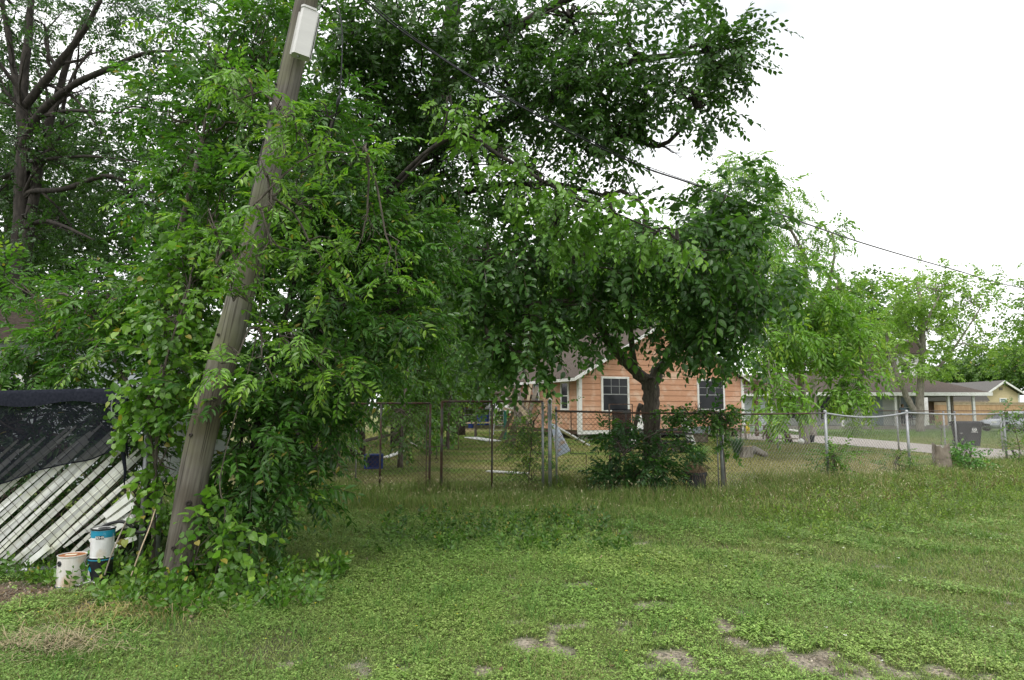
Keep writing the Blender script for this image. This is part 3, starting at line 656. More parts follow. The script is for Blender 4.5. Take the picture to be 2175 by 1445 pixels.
# -- long hedge of overgrown shrubs down the left of the yard
hd = [(715, 880, 14.5, 40, 90, .8), (800, 780, 16, 80, 70, 1.2), (770, 620, 15, 110, 150, 1.5), (850, 870, 18, 60, 80, 1), (900, 820, 21, 80, 110, 1.4), (880, 680, 20, 120, 140, 2), (950, 850, 26, 50, 55, 1.3), (970, 780, 28, 70, 70, 1.6), (1010, 830, 36, 38, 50, 1.6), (1000, 720, 34, 80, 80, 2), (960, 560, 24, 130, 130, 2), (1060, 640, 28, 80, 90, 2), (690, 960, 13.6, 26, 50, .4), (920, 905, 24, 35, 35, .8)]
for k, (a, b, lb) in enumerate([(0, 3, 'overgrown green shrub just behind the left gate leaf'), (3, 6, 'tall overgrown shrub arching over the left of the yard'), (6, 8, 'mid yard shrub of the overgrown row beyond the gates'), (8, 12, 'most distant tree of the overgrown row at the back of the yard'), (12, 14, 'low bushy growth at the foot of the left gate leaf')]):
    q = hd[a:b]
    tree('overgrown_shrub', lb, 'shrub', [[(q[0][0], 868 + 1.6 * FPX / q[0][2], q[0][2] + .3, .08), (q[0][0] + 6, q[0][1], q[0][2] + .3, .05), (q[-1][0], q[-1][1], q[-1][2], .03)]], q,
         T_mul if k < 2 or k == 4 else T_far, (.035, .09, .02), (.10, .22, .035), YG, 50 + k, dens=9, clump=.5 if k in (0, 1, 4) else .7, ysh=.3, group='overgrown row along the left side of the yard')

# -- big oak at the upper left
B0 = 15.
tree('oak_tree', 'large oak with dark spreading limbs against the sky at the left', 'tree',
     [[(46, 1000, B0, 0.213), (44, 760, B0, 0.189), (40, 560, B0, 0.172), (45, 430, B0, 0.164), (50, 300, B0, 0.139), (48, 196, B0, 0.115), (60, 77, B0, 0.090), (71, -60, B0, 0.066)],
      [(42, 600, B0, 0.131), (75, 400, B0, 0.115), (98, 285, B0, 0.098), (125, 196, B0, 0.082), (150, 110, B0, 0.066), (190, 20, B0, 0.041)],
      [(47, 320, B0, 0.107), (77, 250, B0 - .3, 0.090), (149, 185, B0 - .6, 0.074), (226, 149, B0 - 1, 0.061), (309, 113, B0 - 1.4, 0.041), (400, 110, B0 - 1.6, 0.016)],
      [(47, 235, B0, 0.098), (119, 143, B0 - .3, 0.082), (178, 65, B0 - .5, 0.061), (214, 0, B0 - .6, 0.049)],
      [(44, 425, B0, 0.082), (71, 407, B0 - .1, 0.070), (137, 402, B0 - .6, 0.057), (220, 374, B0 - 1, 0.049), (274, 387, B0 - 1.2, 0.041), (327, 410, B0 - 1.5, 0.016)],
      [(42, 490, B0, 0.066), (89, 470, B0 - .3, 0.049), (137, 482, B0 - .6, 0.041), (200, 510, B0 - 1, 0.016)],
      [(50, 260, B0, 0.057), (140, 236, B0 - .6, 0.041), (255, 240, B0 - 1.3, 0.016)],
      [(47, 250, B0, 0.090), (30, 150, B0 + .3, 0.074), (15, 60, B0 + .4, 0.066), (0, -20, B0 + .6, 0.041)],
      [(48, 345, B0, 0.049), (180, 332, B0 - 1, 0.029), (300, 345, B0 - 1.6, 0.012)], [(100, 180, B0, 0.041), (160, 210, B0 - .5, 0.029), (220, 290, B0 - .7, 0.012)]],
     [(20, 10, B0 + .7, 110, 60, 1.4), (150, -10, B0 + .7, 90, 40, 1.2), (260, 10, B0 - .5, 120, 60, 1.2), (-10, 170, B0 + .9, 70, 120, 1.1), (370, 80, B0 - 1.6, 80, 80, 1.0), (240, 340, B0 - .0, 120, 60, 1.4), (120, 480, B0 + 1.2, 160, 80, 1.4), (300, 440, B0 + .2, 130, 90, 1.6), (10, 420, B0 + 1.3, 80, 110, 1.2), (350, 230, B0 - .8, 60, 70, 1.2), (170, 620, B0 + .8, 200, 90, 1.6), (110, 350, B0 + 1.6, 130, 70, .8), (-60, 620, B0, 110, 160, 1.3), (200, 215, B0 + .8, 70, 30, .6), (100, 250, B0 + 1.6, 60, 50, .5), (330, 150, B0 - 1.2, 50, 50, .5), (60, 120, B0 + 1.4, 40, 30, .5), (330, 330, B0 - .6, 60, 60, .8), (10, 60, B0 + 2.2, 80, 80, .8), (30, 260, B0 + 2.2, 90, 110, .8), (190, 330, B0 + 2.4, 110, 60, .8), (420, 200, B0 + .5, 70, 120, .8), (60, 30, B0 - .8, 40, 30, .5), (230, 90, B0 + 1.5, 50, 30, .5), (10, 300, B0 - 1, 30, 50, .4), (70, 500, B0 - 1, 70, 30, .4)],
     T_oak, (.018, .050, .014), (.045, .11, .026), (.12, .22, .04), 41, bark='darkbark', dens=13, clump=.5, gap=-.8, twig=.008, scale=1.0, sides=10, boughs=3)
for k, (px, py, Yd, rx, ry, lb) in enumerate([(20, 360, 24, 170, 330, 'dark tree filling the gap behind the oak trunk'), (420, 380, 24, 300, 260, 'dark tree behind the leaning pole foliage'), (760, 330, 22, 260, 260, 'dense dark tree behind the pole and wall of leaves'), (150, 720, 20, 300, 130, 'shaded undergrowth tree behind the white sided house'), (640, 780, 17, 160, 120, 'dark bushy tree low behind the pole thicket'), (840, 700, 30, 200, 150, 'shadowy tree deep behind the left gate leaf')]):
    tree('woodland_tree', lb, 'tree', [[(px, 868 + 1.6 * FPX / Yd, Yd, .25), (px, py, Yd, .15)]], [(px, py, Yd, rx, ry, 2.5), (px - rx * .4, py + ry * .5, Yd, rx * .7, ry * .5, 2), (px + rx * .4, py + ry * .5, Yd, rx * .7, ry * .5, 2)],
         T_far, (.022, .06, .014), (.055, .125, .026), (.1, .2, .04), 60 + k, bark='darkbark', dens=10, clump=.75, gap=(-.9, -.9, -.5, -.9, -.9, -.9)[k] if k else -.62, group='dark trees behind the oak and pole')

# -- great tree whose boughs fill the top centre
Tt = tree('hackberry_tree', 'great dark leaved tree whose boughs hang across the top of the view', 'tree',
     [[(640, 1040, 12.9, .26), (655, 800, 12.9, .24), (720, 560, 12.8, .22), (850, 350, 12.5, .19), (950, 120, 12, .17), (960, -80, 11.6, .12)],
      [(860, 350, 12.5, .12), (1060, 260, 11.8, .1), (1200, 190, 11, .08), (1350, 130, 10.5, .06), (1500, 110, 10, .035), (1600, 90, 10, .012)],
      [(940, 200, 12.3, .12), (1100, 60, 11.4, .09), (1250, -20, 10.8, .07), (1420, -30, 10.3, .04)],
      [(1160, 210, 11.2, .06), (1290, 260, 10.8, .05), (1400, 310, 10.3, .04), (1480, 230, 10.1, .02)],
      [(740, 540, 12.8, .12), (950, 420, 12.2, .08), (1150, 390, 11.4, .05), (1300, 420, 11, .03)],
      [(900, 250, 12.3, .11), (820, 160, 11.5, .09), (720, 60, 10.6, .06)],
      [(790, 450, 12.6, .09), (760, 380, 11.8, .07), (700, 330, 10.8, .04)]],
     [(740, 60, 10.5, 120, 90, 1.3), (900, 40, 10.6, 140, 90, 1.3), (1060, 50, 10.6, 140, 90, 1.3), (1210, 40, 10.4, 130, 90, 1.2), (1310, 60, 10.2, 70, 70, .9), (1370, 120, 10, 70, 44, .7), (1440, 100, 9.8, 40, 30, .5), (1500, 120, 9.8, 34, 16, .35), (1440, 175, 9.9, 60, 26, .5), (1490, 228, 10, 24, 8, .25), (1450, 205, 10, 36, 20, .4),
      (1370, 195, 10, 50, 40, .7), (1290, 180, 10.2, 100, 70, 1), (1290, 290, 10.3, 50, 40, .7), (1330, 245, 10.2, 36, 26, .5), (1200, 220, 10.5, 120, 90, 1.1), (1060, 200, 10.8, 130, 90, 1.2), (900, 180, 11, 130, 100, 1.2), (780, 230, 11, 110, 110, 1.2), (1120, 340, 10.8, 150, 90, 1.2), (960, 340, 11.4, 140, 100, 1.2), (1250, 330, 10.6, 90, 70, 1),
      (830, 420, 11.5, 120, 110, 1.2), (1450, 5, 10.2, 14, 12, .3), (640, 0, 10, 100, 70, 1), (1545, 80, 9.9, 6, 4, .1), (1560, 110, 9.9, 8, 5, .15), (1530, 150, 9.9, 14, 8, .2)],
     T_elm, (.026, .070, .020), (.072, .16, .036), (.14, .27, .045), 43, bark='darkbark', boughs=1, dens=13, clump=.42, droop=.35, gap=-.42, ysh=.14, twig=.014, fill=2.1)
# -- centre tree
tree('mulberry_tree', 'low spreading tree with a forked brown trunk growing through the fence before the orange house', 'tree',
     [[(1384, 1030, 12.9, .21), (1386, 950, 12.9, .18), (1384, 880, 12.9, .165), (1382, 830, 12.9, .17), (1378, 800, 12.9, .16)],
      [(1378, 812, 12.9, .13), (1352, 790, 12.8, .115), (1325, 765, 12.6, .10), (1290, 720, 12.3, .085), (1240, 640, 11.8, .06), (1150, 560, 11.2, .035)],
      [(1384, 812, 12.9, .14), (1402, 785, 12.9, .12), (1425, 750, 12.8, .11), (1450, 690, 12.6, .09), (1480, 600, 12.2, .06), (1520, 480, 11.8, .035)],
      [(1425, 750, 12.8, .07), (1500, 700, 12.4, .05), (1600, 640, 11.8, .03)],
      [(1352, 790, 12.8, .06), (1340, 700, 12.3, .05), (1350, 560, 11.6, .04), (1370, 450, 11, .03), (1330, 410, 10.8, .02)],
      [(1372, 900, 13.0, .06), (1360, 860, 13.1, .045), (1345, 930, 13.3, .04)],
      [(1240, 640, 11.8, .05), (1120, 650, 11.2, .04), (1040, 720, 10.8, .02)]],
     [(1380, 560, 11.4, 160, 85, 1.5), (1230, 560, 11.2, 140, 90, 1.4), (1090, 560, 11, 120, 90, 1.2), (980, 530, 10.8, 90, 80, 1.0), (1510, 550, 11.4, 80, 70, 1.1), (1560, 460, 11.2, 40, 34, .6), (1545, 405, 11.2, 24, 12, .35), (1490, 470, 11.2, 40, 34, .6), (1600, 560, 11, 26, 56, .5), (1625, 610, 11, 12, 26, .3), (1610, 445, 11, 12, 6, .2),
      (1110, 670, 10.8, 80, 40, .9), (1045, 720, 10.8, 36, 20, .5), (1130, 725, 10.9, 26, 12, .4), (1230, 650, 11.2, 80, 26, .8), (1490, 640, 11.4, 90, 36, .8), (1530, 690, 11.2, 50, 26, .6), (1490, 715, 11.6, 36, 18, .4), (1570, 640, 11.2, 44, 30, .5), (1350, 650, 11.8, 80, 30, .7), (1230, 450, 11, 100, 50, 1), (1370, 490, 11, 80, 34, .8), (1010, 650, 10.8, 60, 60, .8),
      (1262, 712, 12, 16, 8, .3), (1480, 735, 12, 24, 12, .3), (1545, 745, 11.6, 26, 14, .35), (1440, 690, 12, 34, 12, .4), (1120, 765, 10.9, 6, 6, .2)],
     T_mul, (.030, .082, .025), (.082, .185, .045), (.15, .30, .05), 44, dens=10, clump=.46, droop=.65, ysh=.15, gap=-.75, flat=.9, twig=.013, fill=2.1)
# -- bright near bough slanting down across the centre
tree('young_hackberry', 'near bough of large light green leaves slanting down across the centre', 'tree',
     [[(600, 1105, 9.4, .035), (640, 760, 8.8, .03), (800, 440, 8.1, .028), (960, 290, 7.5, .03), (1060, 330, 7.3, .025), (1180, 400, 7.2, .02), (1300, 450, 7.1, .014), (1440, 510, 7.0, .006)],
      [(800, 440, 8.1, .02), (930, 300, 7.6, .015), (950, 215, 7.5, .008)]],
     [(965, 235, 7.5, 28, 26, .15), (1010, 290, 7.4, 40, 28, .2), (1070, 340, 7.3, 50, 36, .25), (1130, 400, 7.2, 55, 42, .3), (1210, 430, 7.2, 60, 40, .3), (1290, 455, 7.1, 60, 38, .3), (1370, 485, 7.1, 55, 30, .25), (1435, 505, 7.0, 30, 18, .15), (1180, 500, 7.3, 60, 40, .3)],
     T_mul, (.08, .18, .035), (.14, .27, .05), (.22, .38, .07), 45, bark='darkbark', dens=5, clump=.17, droop=.6, ysh=.45, scale=.62, twig=.005, fill=2.6)

# -- wall of shrubs either side of the pole
tree('ash_shrub', 'tall wall of mid green pinnate foliage left of the leaning pole', 'shrub',
     [[(300, 1190, 7.6, .06), (320, 900, 7.6, .05), (360, 600, 7.5, .04), (430, 300, 7.5, .03)], [(320, 900, 7.6, .03), (180, 650, 8, .02)]],
     [(480, 90, 8.2, 110, 120, .7), (370, 240, 8.4, 60, 70, .5), (570, 60, 8.2, 90, 100, .6), (450, 300, 8, 120, 110, .6), (350, 440, 8, 90, 70, .6), (480, 470, 7.6, 100, 100, .6), (290, 640, 8, 130, 70, .7), (100, 720, 8.4, 110, 50, .6), (390, 600, 7.6, 100, 90, .6), (250, 740, 7.9, 150, 60, .6), (90, 790, 8.2, 130, 30, .4), (20, 620, 8.6, 40, 60, .4), (400, 780, 7.3, 90, 80, .5), (560, 250, 7.8, 90, 100, .6), (180, 650, 8.2, 90, 40, .5)],
     T_pin, (.034, .098, .020), (.10, .235, .038), (.30, .46, .07), 46, dens=10, clump=.26, droop=.2, ysh=.30, twig=.006, fill=2.3, gap=-1.0)
tree('boxelder_shrub', 'dense bushy foliage with yellow green tips right of the leaning pole', 'shrub',
     [[(520, 1170, 6.9, .05), (540, 950, 7.0, .045), (600, 700, 7.1, .04), (660, 450, 7.2, .03), (700, 280, 7.2, .02)], [(600, 700, 7.1, .03), (740, 640, 7.3, .02), (840, 590, 7.3, .01)]],
     [(700, 250, 7.6, 90, 70, .5), (680, 370, 7.3, 120, 70, .5), (620, 500, 7.2, 110, 100, .5), (740, 520, 7.4, 130, 80, .6), (860, 560, 7.6, 90, 60, .5), (720, 640, 7.2, 140, 90, .6), (850, 690, 7.5, 90, 60, .6), (640, 790, 7, 120, 100, .5), (760, 775, 7.2, 80, 55, .5), (600, 930, 6.9, 110, 100, .5), (520, 1080, 6.6, 70, 80, .4), (650, 900, 7.3, 50, 80, .45), (610, 1030, 7, 60, 60, .45), (480, 1180, 6.3, 55, 40, .3), (850, 480, 7.6, 100, 70, .5), (500, 900, 6.8, 60, 110, .4)],
     T_pin, (.026, .080, .019), (.080, .195, .033), (.30, .47, .07), 47, bark='darkbark', dens=10, clump=.25, droop=.3, ysh=.22, twig=.006, fill=2.2)
tree('boxelder_sapling', 'light yellow green sprays reaching in front of the leaning pole', 'sapling',
     [[(450, 1222, 6.1, .006), (478, 1100, 6.0, .006), (470, 1000, 5.95, .0055), (548, 700, 5.8, .005), (572, 420, 5.6, .006), (610, 260, 5.6, .004)], [(525, 640, 5.55, .01), (460, 560, 5.4, .005)], [(535, 440, 5.5, .01), (660, 330, 5.7, .008), (780, 330, 5.9, .004)]],
     [(570, 225, 5.6, 60, 26, .15), (640, 285, 5.7, 80, 24, .2), (760, 330, 5.9, 60, 22, .15), (500, 170, 5.8, 60, 34, .2), (470, 490, 5.4, 60, 30, .15), (660, 440, 5.9, 60, 30, .2), (560, 350, 5.5, 50, 20, .12), (590, 530, 5.5, 60, 20, .15), (580, 440, 5.5, 50, 16, .12), (520, 550, 5.45, 40, 20, .12), (480, 640, 5.5, 40, 24, .12), (700, 560, 5.8, 50, 20, .15), (840, 590, 6.0, 50, 18, .15), (620, 720, 5.8, 60, 26, .2), (740, 800, 6.2, 60, 26, .2), (560, 790, 5.7, 40, 26, .15), (780, 520, 6.2, 60, 22, .2), (480, 790, 5.5, 26, 22, .1)],
     T_pin, (.085, .20, .030), (.15, .29, .045), (.27, .42, .06), 48, dens=4, clump=.12, droop=.25, ysh=.5, scale=.72, twig=.004, outb=.6, fill=3.0)
tree('heart_leaf_vine', 'heart leaved vine cascading over the fence corner beside the pole', 'vine',
     [[(325, 1215, 6.5, .02), (330, 1000, 6.5, .018), (345, 800, 6.5, .014), (400, 620, 6.7, .01)], [(330, 1000, 6.5, .012), (310, 850, 6.45, .008)]],
     [(400, 600, 6.9, 60, 70, .25), (370, 700, 6.7, 60, 70, .25), (335, 800, 6.5, 50, 60, .22), (345, 880, 6.45, 45, 50, .2), (320, 850, 6.4, 40, 40, .18), (345, 980, 6.45, 32, 45, .18), (330, 1080, 6.5, 26, 50, .15), (420, 540, 7, 50, 40, .25), (470, 1170, 5.9, 30, 50, .15), (440, 1120, 6.1, 26, 60, .15)],
     T_heart, (.06, .15, .025), (.13, .26, .04), (.24, .38, .06), 49, dens=6, clump=.14, droop=.9, ysh=.3, twig=.004, flat=1.6, upb=.5, scale=.8, fill=2.6)
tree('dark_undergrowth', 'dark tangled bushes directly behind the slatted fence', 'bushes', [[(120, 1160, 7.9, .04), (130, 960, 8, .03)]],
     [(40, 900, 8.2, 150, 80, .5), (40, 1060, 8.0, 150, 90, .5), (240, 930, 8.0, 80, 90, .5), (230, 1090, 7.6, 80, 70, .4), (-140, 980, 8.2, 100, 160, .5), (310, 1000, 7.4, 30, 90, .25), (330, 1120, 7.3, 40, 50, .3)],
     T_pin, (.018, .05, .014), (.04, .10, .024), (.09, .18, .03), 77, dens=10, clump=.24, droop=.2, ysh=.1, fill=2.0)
# -- undergrowth by the centre tree, fence bushes
def shrub(name, label, px, Yd, lobes, tpl, dk, lt, yg, seed, group=None, cat='shrub', **k):
    g = P(px, 868 + 1.6 * FPX / Yd, Yd)
    kk = dict(dens=7, clump=.16, droop=.1, ysh=.25, twig=.004); kk.update(k)
    return tree(name, label, cat, [[(px, 868 + 1.6 * FPX / Yd, Yd, .015), (lobes[0][0], lobes[0][1], Yd, .008)]], lobes, tpl, dk, lt, yg, seed, group=group, **kk)
shrub('sapling_thicket', 'thicket of dark lobed suckers round the foot of the forked trunk', 1385, 12.2,
      [(1325, 965, 12.2, 26, 20, .25), (1395, 1000, 12.1, 54, 24, .35), (1330, 1010, 12.2, 44, 24, .3), (1440, 960, 12.3, 24, 10, .25), (1285, 925, 12.3, 16, 14, .15), (1400, 935, 12.4, 30, 14, .2), (1500, 880, 12.4, 40, 6, .12), (1300, 1020, 12.1, 30, 18, .3), (1325, 890, 12.4, 12, 18, .12)],
      T_pin, (.022, .07, .022), (.05, .13, .035), (.13, .24, .05), 80, dens=7, clump=.15, scale=1.0, fill=2.6)
shrub('creeper', 'leafy creeper draped over the fence rail at the galvanised corner post', 1545, 12.2,
      [(1530, 885, 12.15, 46, 13, .12), (1480, 882, 12.2, 40, 9, .1), (1552, 905, 12.15, 6, 16, .08), (1550, 950, 12.2, 3, 16, .05), (1430, 878, 12.2, 30, 10, .1)],
      T_heart, (.035, .10, .02), (.08, .18, .035), (.16, .28, .05), 81, cat='creeper', clump=.09, scale=.62, dens=5, droop=.6, fill=2.6)
shrub('creeper', 'leafy bush smothering the right hand gate frame with yellow new leaves', 1120, 13.3,
      [(1132, 905, 13.3, 24, 26, .3), (1124, 960, 13.3, 26, 40, .3), (1135, 1010, 13.2, 30, 36, .25), (1100, 930, 13.4, 26, 30, .25), (1160, 870, 13.0, 24, 16, .15), (1180, 1020, 12.6, 16, 26, .15)],
      T_small, (.05, .13, .025), (.12, .24, .04), (.30, .42, .04), 82, cat='creeper', dens=8, clump=.16, ysh=.45, scale=.9, fill=2.6)
shrub('fence_shrub', 'small round green bush at the foot of the second grey fence post', 1770, 14.0, [(1772, 975, 13.9, 27, 24, .25), (1765, 1000, 13.8, 20, 22, .2)], T_small, (.05, .13, .025), (.12, .24, .045), YG, 83, group='bushes along the chain link fence', scale=1.1, clump=.14)
shrub('fence_shrub', 'sparse small bush by the middle grey fence post', 1905, 15.6, [(1902, 985, 15.4, 32, 22, .28), (1915, 970, 15.4, 16, 10, .2)], T_small, (.06, .13, .035), (.12, .21, .05), YG, 84, group='bushes along the chain link fence', scale=1.1, clump=.16, dens=5)
shrub('fence_shrub', 'broad leafy bush leaning against the old tree stump', 2050, 16.6, [(2062, 968, 16.5, 26, 22, .35), (2072, 990, 16.3, 28, 16, .3), (2044, 952, 16.9, 8, 8, .15)], T_mul, (.045, .13, .03), (.10, .24, .05), (.2, .34, .06), 85, group='bushes along the chain link fence', scale=.6, clump=.2, fill=2.1)
shrub('fence_shrub', 'tall scrubby bush at the right edge before the silver car', 2160, 18.0, [(2166, 958, 17.8, 14, 20, .3), (2174, 982, 17.5, 20, 14, .35), (2152, 900, 18, 6, 16, .12), (2142, 870, 18, 4, 12, .1)], T_small, (.05, .12, .03), (.12, .22, .05), YG, 86, group='bushes along the chain link fence', scale=1.3, clump=.22, dens=8)
shrub('garden_shrub', 'twiggy low bush on the porch house lawn', 1820, 40, [(1825, 905, 40, 26, 13, .7), (1800, 915, 40, 16, 8, .5)], T_far, (.09, .15, .05), (.16, .24, .08), YG, 87, clump=.3, scale=.45)
shrub('garden_shrub', 'leggy shrub beside the trash bin near the far fence', 1998, 29, [(2000, 915, 29, 16, 26, .4)], T_far, (.08, .13, .04), (.15, .22, .07), YG, 88, clump=.3, scale=.35, dens=4)
shrub('potting_plant', 'leafy potted greenery beside the white sided wing', 1590, 36, [(1592, 895, 36, 14, 14, .4), (1622, 870, 37, 26, 9, .4)], T_far, (.07, .15, .03), (.15, .28, .05), YG, 89, clump=.25, scale=.3, cat='plants')
# strap leaved clumps
def strap(name, label, px, py, Yd, n, h, r, col1, col2, seed):
    g = G(px, py) if py else P(px, 868 + 1.6 * FPX / Yd, Yd); g[2] = 0
    rr = np.random.default_rng(seed); m = MB()
    for i in range(n):
        a = rr.uniform(0, 6.28); le = rr.uniform(.2, 1) * r; b = np.array([math.cos(a), math.sin(a), 0]); hh = h * rr.uniform(.6, 1.05)
        t = np.linspace(0, 1, 6)[:, None]; c = b * (le * t ** 1.6) + np.array([0, 0, 1.]) * hh * (t * 1.25 - .35 * t ** 3) + b * .06 * rr.uniform(0, 1)
        s = np.array([-b[1], b[0], 0]) * .018 * (1 - t ** 2 * .95)
        V = np.concatenate([c - s, c + s]); F = np.array([[k, k + 1, k + 7, k + 6] for k in range(5)])
        u = rr.uniform(); m.add(V, F, np.array(col1) * (1 - u) + np.array(col2) * u)
    return tag(m.build(name, M['blade'], loc=None), label, 'plant') if False else _place(m, name, label, g)
def _place(m, name, label, g, cat='plant', mt='blade'):
    o = m.build(name, M[mt]); o.location = tuple(g); return tag(o, label, cat)
strap('lily_clump', 'blue green strap leaved clump behind the cut stump', 1565, 0, 22, 170, .75, .55, (.05, .11, .06), (.11, .20, .12), 91)
strap('grass_clump', 'lush green arching grass clump behind the dead plant pot', 1482, 0, 17.5, 200, .72, .5, (.07, .17, .05), (.14, .28, .09), 92)
print('SPRAYS', LEAVES[0])

# ================================================================== UTILITY POLE
pb = G(378, 1246); pt = P(676, -110, 6.55)
ax = nrm(pt - pb); Lp = np.linalg.norm(pt - pb)
rr = np.random.default_rng(5); m = MB(); seg = 40; nz = 60
zz = np.linspace(-.25, Lp, nz); th = np.arange(seg) / seg * 2 * math.pi
R_ = .137 - .030 * zz / Lp
ns = SN(9, 3.0); pts = np.stack([np.cos(th)[None] * 1.0 + 0 * zz[:, None], np.sin(th)[None] + 0 * zz[:, None], zz[:, None] * .5 + 0 * th[None]], -1)
RR = R_[:, None] * (1 + .022 * ns(pts) + .003 * np.sin(th * 17 + 2)[None] + .04 * np.exp(-((zz[:, None] - .0) / .35) ** 2))
BX = lambda z: -.085 * np.exp(-((z - 1.3) / 1.0) ** 2)
V = np.stack([RR * np.cos(th) + BX(zz)[:, None], RR * np.sin(th), zz[:, None] + 0 * RR], -1).reshape(-1, 3)
i = np.arange(nz - 1)[:, None]; j = np.arange(seg)[None]; j2 = (j + 1) % seg
m.add(V, np.stack([i * seg + j, i * seg + j2, (i + 1) * seg + j2, (i + 1) * seg + j], -1).reshape(-1, 4))
pole = thing('utility_pole', 'weathered wooden utility pole leaning to the right out of the undergrowth', 'utility pole', pb)
Q = Matrix(np.stack([nrm(np.cross([0, 1., 0], ax)), np.cross(ax, nrm(np.cross([0, 1., 0], ax))), ax], 1).tolist()).to_quaternion(); pole.rotation_euler = Q.to_euler()
# weathered wood with fine drying checks and knots
pm = M['pole']; N = pm.node_tree.nodes; Lk = pm.node_tree.links.new; b = N['Principled BSDF']
src = b.inputs['Base Color'].links[0].from_socket
tcn = N.new('ShaderNodeTexCoord'); mpn = N.new('ShaderNodeMapping'); mpn.inputs['Scale'].default_value = (55, 55, .8); Lk(tcn.outputs['Object'], mpn.inputs[0])
nn = N.new('ShaderNodeTexNoise'); nn.inputs['Scale'].default_value = 1; nn.inputs['Detail'].default_value = 2; Lk(mpn.outputs[0], nn.inputs[0])
rn = N.new('ShaderNodeValToRGB'); rn.color_ramp.elements[0].position = .33; rn.color_ramp.elements[0].color = (.25, .23, .2, 1); rn.color_ramp.elements[1].position = .42; rn.color_ramp.elements[1].color = (1, 1, 1, 1); Lk(nn.outputs[0], rn.inputs[0])
mm = N.new('ShaderNodeMix'); mm.data_type = 'RGBA'; mm.blend_type = 'MULTIPLY'; mm.inputs[0].default_value = .8; Lk(src, mm.inputs[6]); Lk(rn.outputs[0], mm.inputs[7])
n4 = N.new('ShaderNodeTexNoise'); n4.inputs['Scale'].default_value = .9; n4.inputs['Detail'].default_value = 4; Lk(tcn.outputs['Object'], n4.inputs[0])
r4 = N.new('ShaderNodeValToRGB'); r4.color_ramp.elements[0].position = .42; r4.color_ramp.elements[0].color = (.55, .5, .44, 1); r4.color_ramp.elements[1].position = .6; r4.color_ramp.elements[1].color = (1.1, 1.1, 1.08, 1); Lk(n4.outputs[0], r4.inputs[0])
m5 = N.new('ShaderNodeMix'); m5.data_type = 'RGBA'; m5.blend_type = 'MULTIPLY'; m5.inputs[0].default_value = 1; Lk(mm.outputs[2], m5.inputs[6]); Lk(r4.outputs[0], m5.inputs[7]); Lk(m5.outputs[2], b.inputs['Base Color'])
m.build('shaft', M['pole'], pole, smooth=True)
for a, z, s in [(-1.2, .75, .028), (-1.9, 1.35, .018), (-1.0, 1.7, .022), (-2.0, 2.3, .016), (-1.4, 2.9, .018), (-1.7, .35, .02), (-1.1, 3.4, .015), (-1.75, 1.95, .012)]:
    kn = MB(); rad = .137 - .030 * z / Lp; d = np.array([math.cos(a), math.sin(a), 0])
    kn.lathe([(s, 0), (s * .95, .012), (s * .6, .016), (s * .5, .008), (.0005, .006)], d * (rad + .001) + [float(BX(z)), 0, z], 12, R=frames(np.array([[0, 0, 1.]]), d[None])[0]); kn.build('knot', M['darkbark'], pole)
hw = MB()
for a, z in [(-2.3, 4.3), (-2.25, 4.9)]: hw.tube([[math.cos(a) * .12, math.sin(a) * .12, z], [math.cos(a) * .145, math.sin(a) * .145, z]], .009, 6)
p_ = [np.array([math.cos(-2.35) * r2, math.sin(-2.35) * r2, z]) for z, r2 in [(3.6, .123), (4.0, .120), (4.5, .118), (5.2, .114), (5.6, .112)]]
hw.tube(p_, .004, 5); hw.build('ground_wire', M['cable'], pole)
def on_pole(z, a, rad): return pb + (Matrix.Rotation(0, 3, 'X') and np.array(Q @ Vector((math.cos(a) * rad, math.sin(a) * rad, z))))
# equipment enclosure strapped to the pole
bx0 = P(651, 66, 6.1); d = ax; side = nrm(np.cross([0, 1., 0], d)); fr = nrm(np.cross(d, side))     # side ~ +x, fr ~ towards the camera?
if fr[1] > 0: fr = -fr
ya = math.radians(-24); s2 = side * math.cos(ya) + fr * math.sin(ya); f2 = np.cross(s2, d);
if f2[1] > 0: f2 = -f2
ctr = (pb + ax * ((bx0 - pb) @ ax)) + fr * .205 + side * .15 + ax * .07
RB = np.stack([s2, -f2, d], 1)
bt = thing('cable_enclosure', 'off white metal cable enclosure fixed to the leaning pole near the top of view', 'utility box', ctr)
bt.rotation_euler = Matrix(RB.tolist()).to_euler()
m = MB(); hw2, hd, hh = .088, .055, .25
m.prism([(-hw2 + .022, -hd), (hw2 - .012, -hd), (hw2, -hd + .02), (hw2, hd), (-hw2, hd), (-hw2, -hd + .03)], (1, 0, 0), (0, 1, 0), (0, 0, 2 * hh), (0, 0, -hh)); m.build('housing', M['boxpaint'], bt)
m = MB(); m.box((0, hd * .6 + .012, 0), (2 * hw2 + .034, .014, 2 * hh - .03)); m.build('back_flange', M['boxpaint'], bt)
m = MB(); m.box((hw2 + .004, .006, 0), (.007, .03, 2 * hh - .04)); m.build('gasket', M['binplastic'], bt)
m = MB(); m.prism([(-hw2 - .006, hd + .005), (-hw2 - .006, -hd + .024), (-hw2 + .018, -hd - .008), (hw2 - .03, -hd - .008), (hw2 - .03, hd + .005)], (1, 0, 0), (0, 1, 0), (0, 0, .022), (0, 0, hh + .001)); m.build('rain_cap', M['boxpaint'], bt)
m = MB(); m.lathe([(.014, 0), (.016, -.008), (.01, -.016), (.001, -.016)], (-.02, -.01, -hh - .001), 12); m.build('cable_gland', M['galv'], bt)
for z_ in (.17, -.17): m = MB(); m.box((0, hd + .055, z_), (.05, .09, .03)); m.build('bracket', M['galv'], bt)
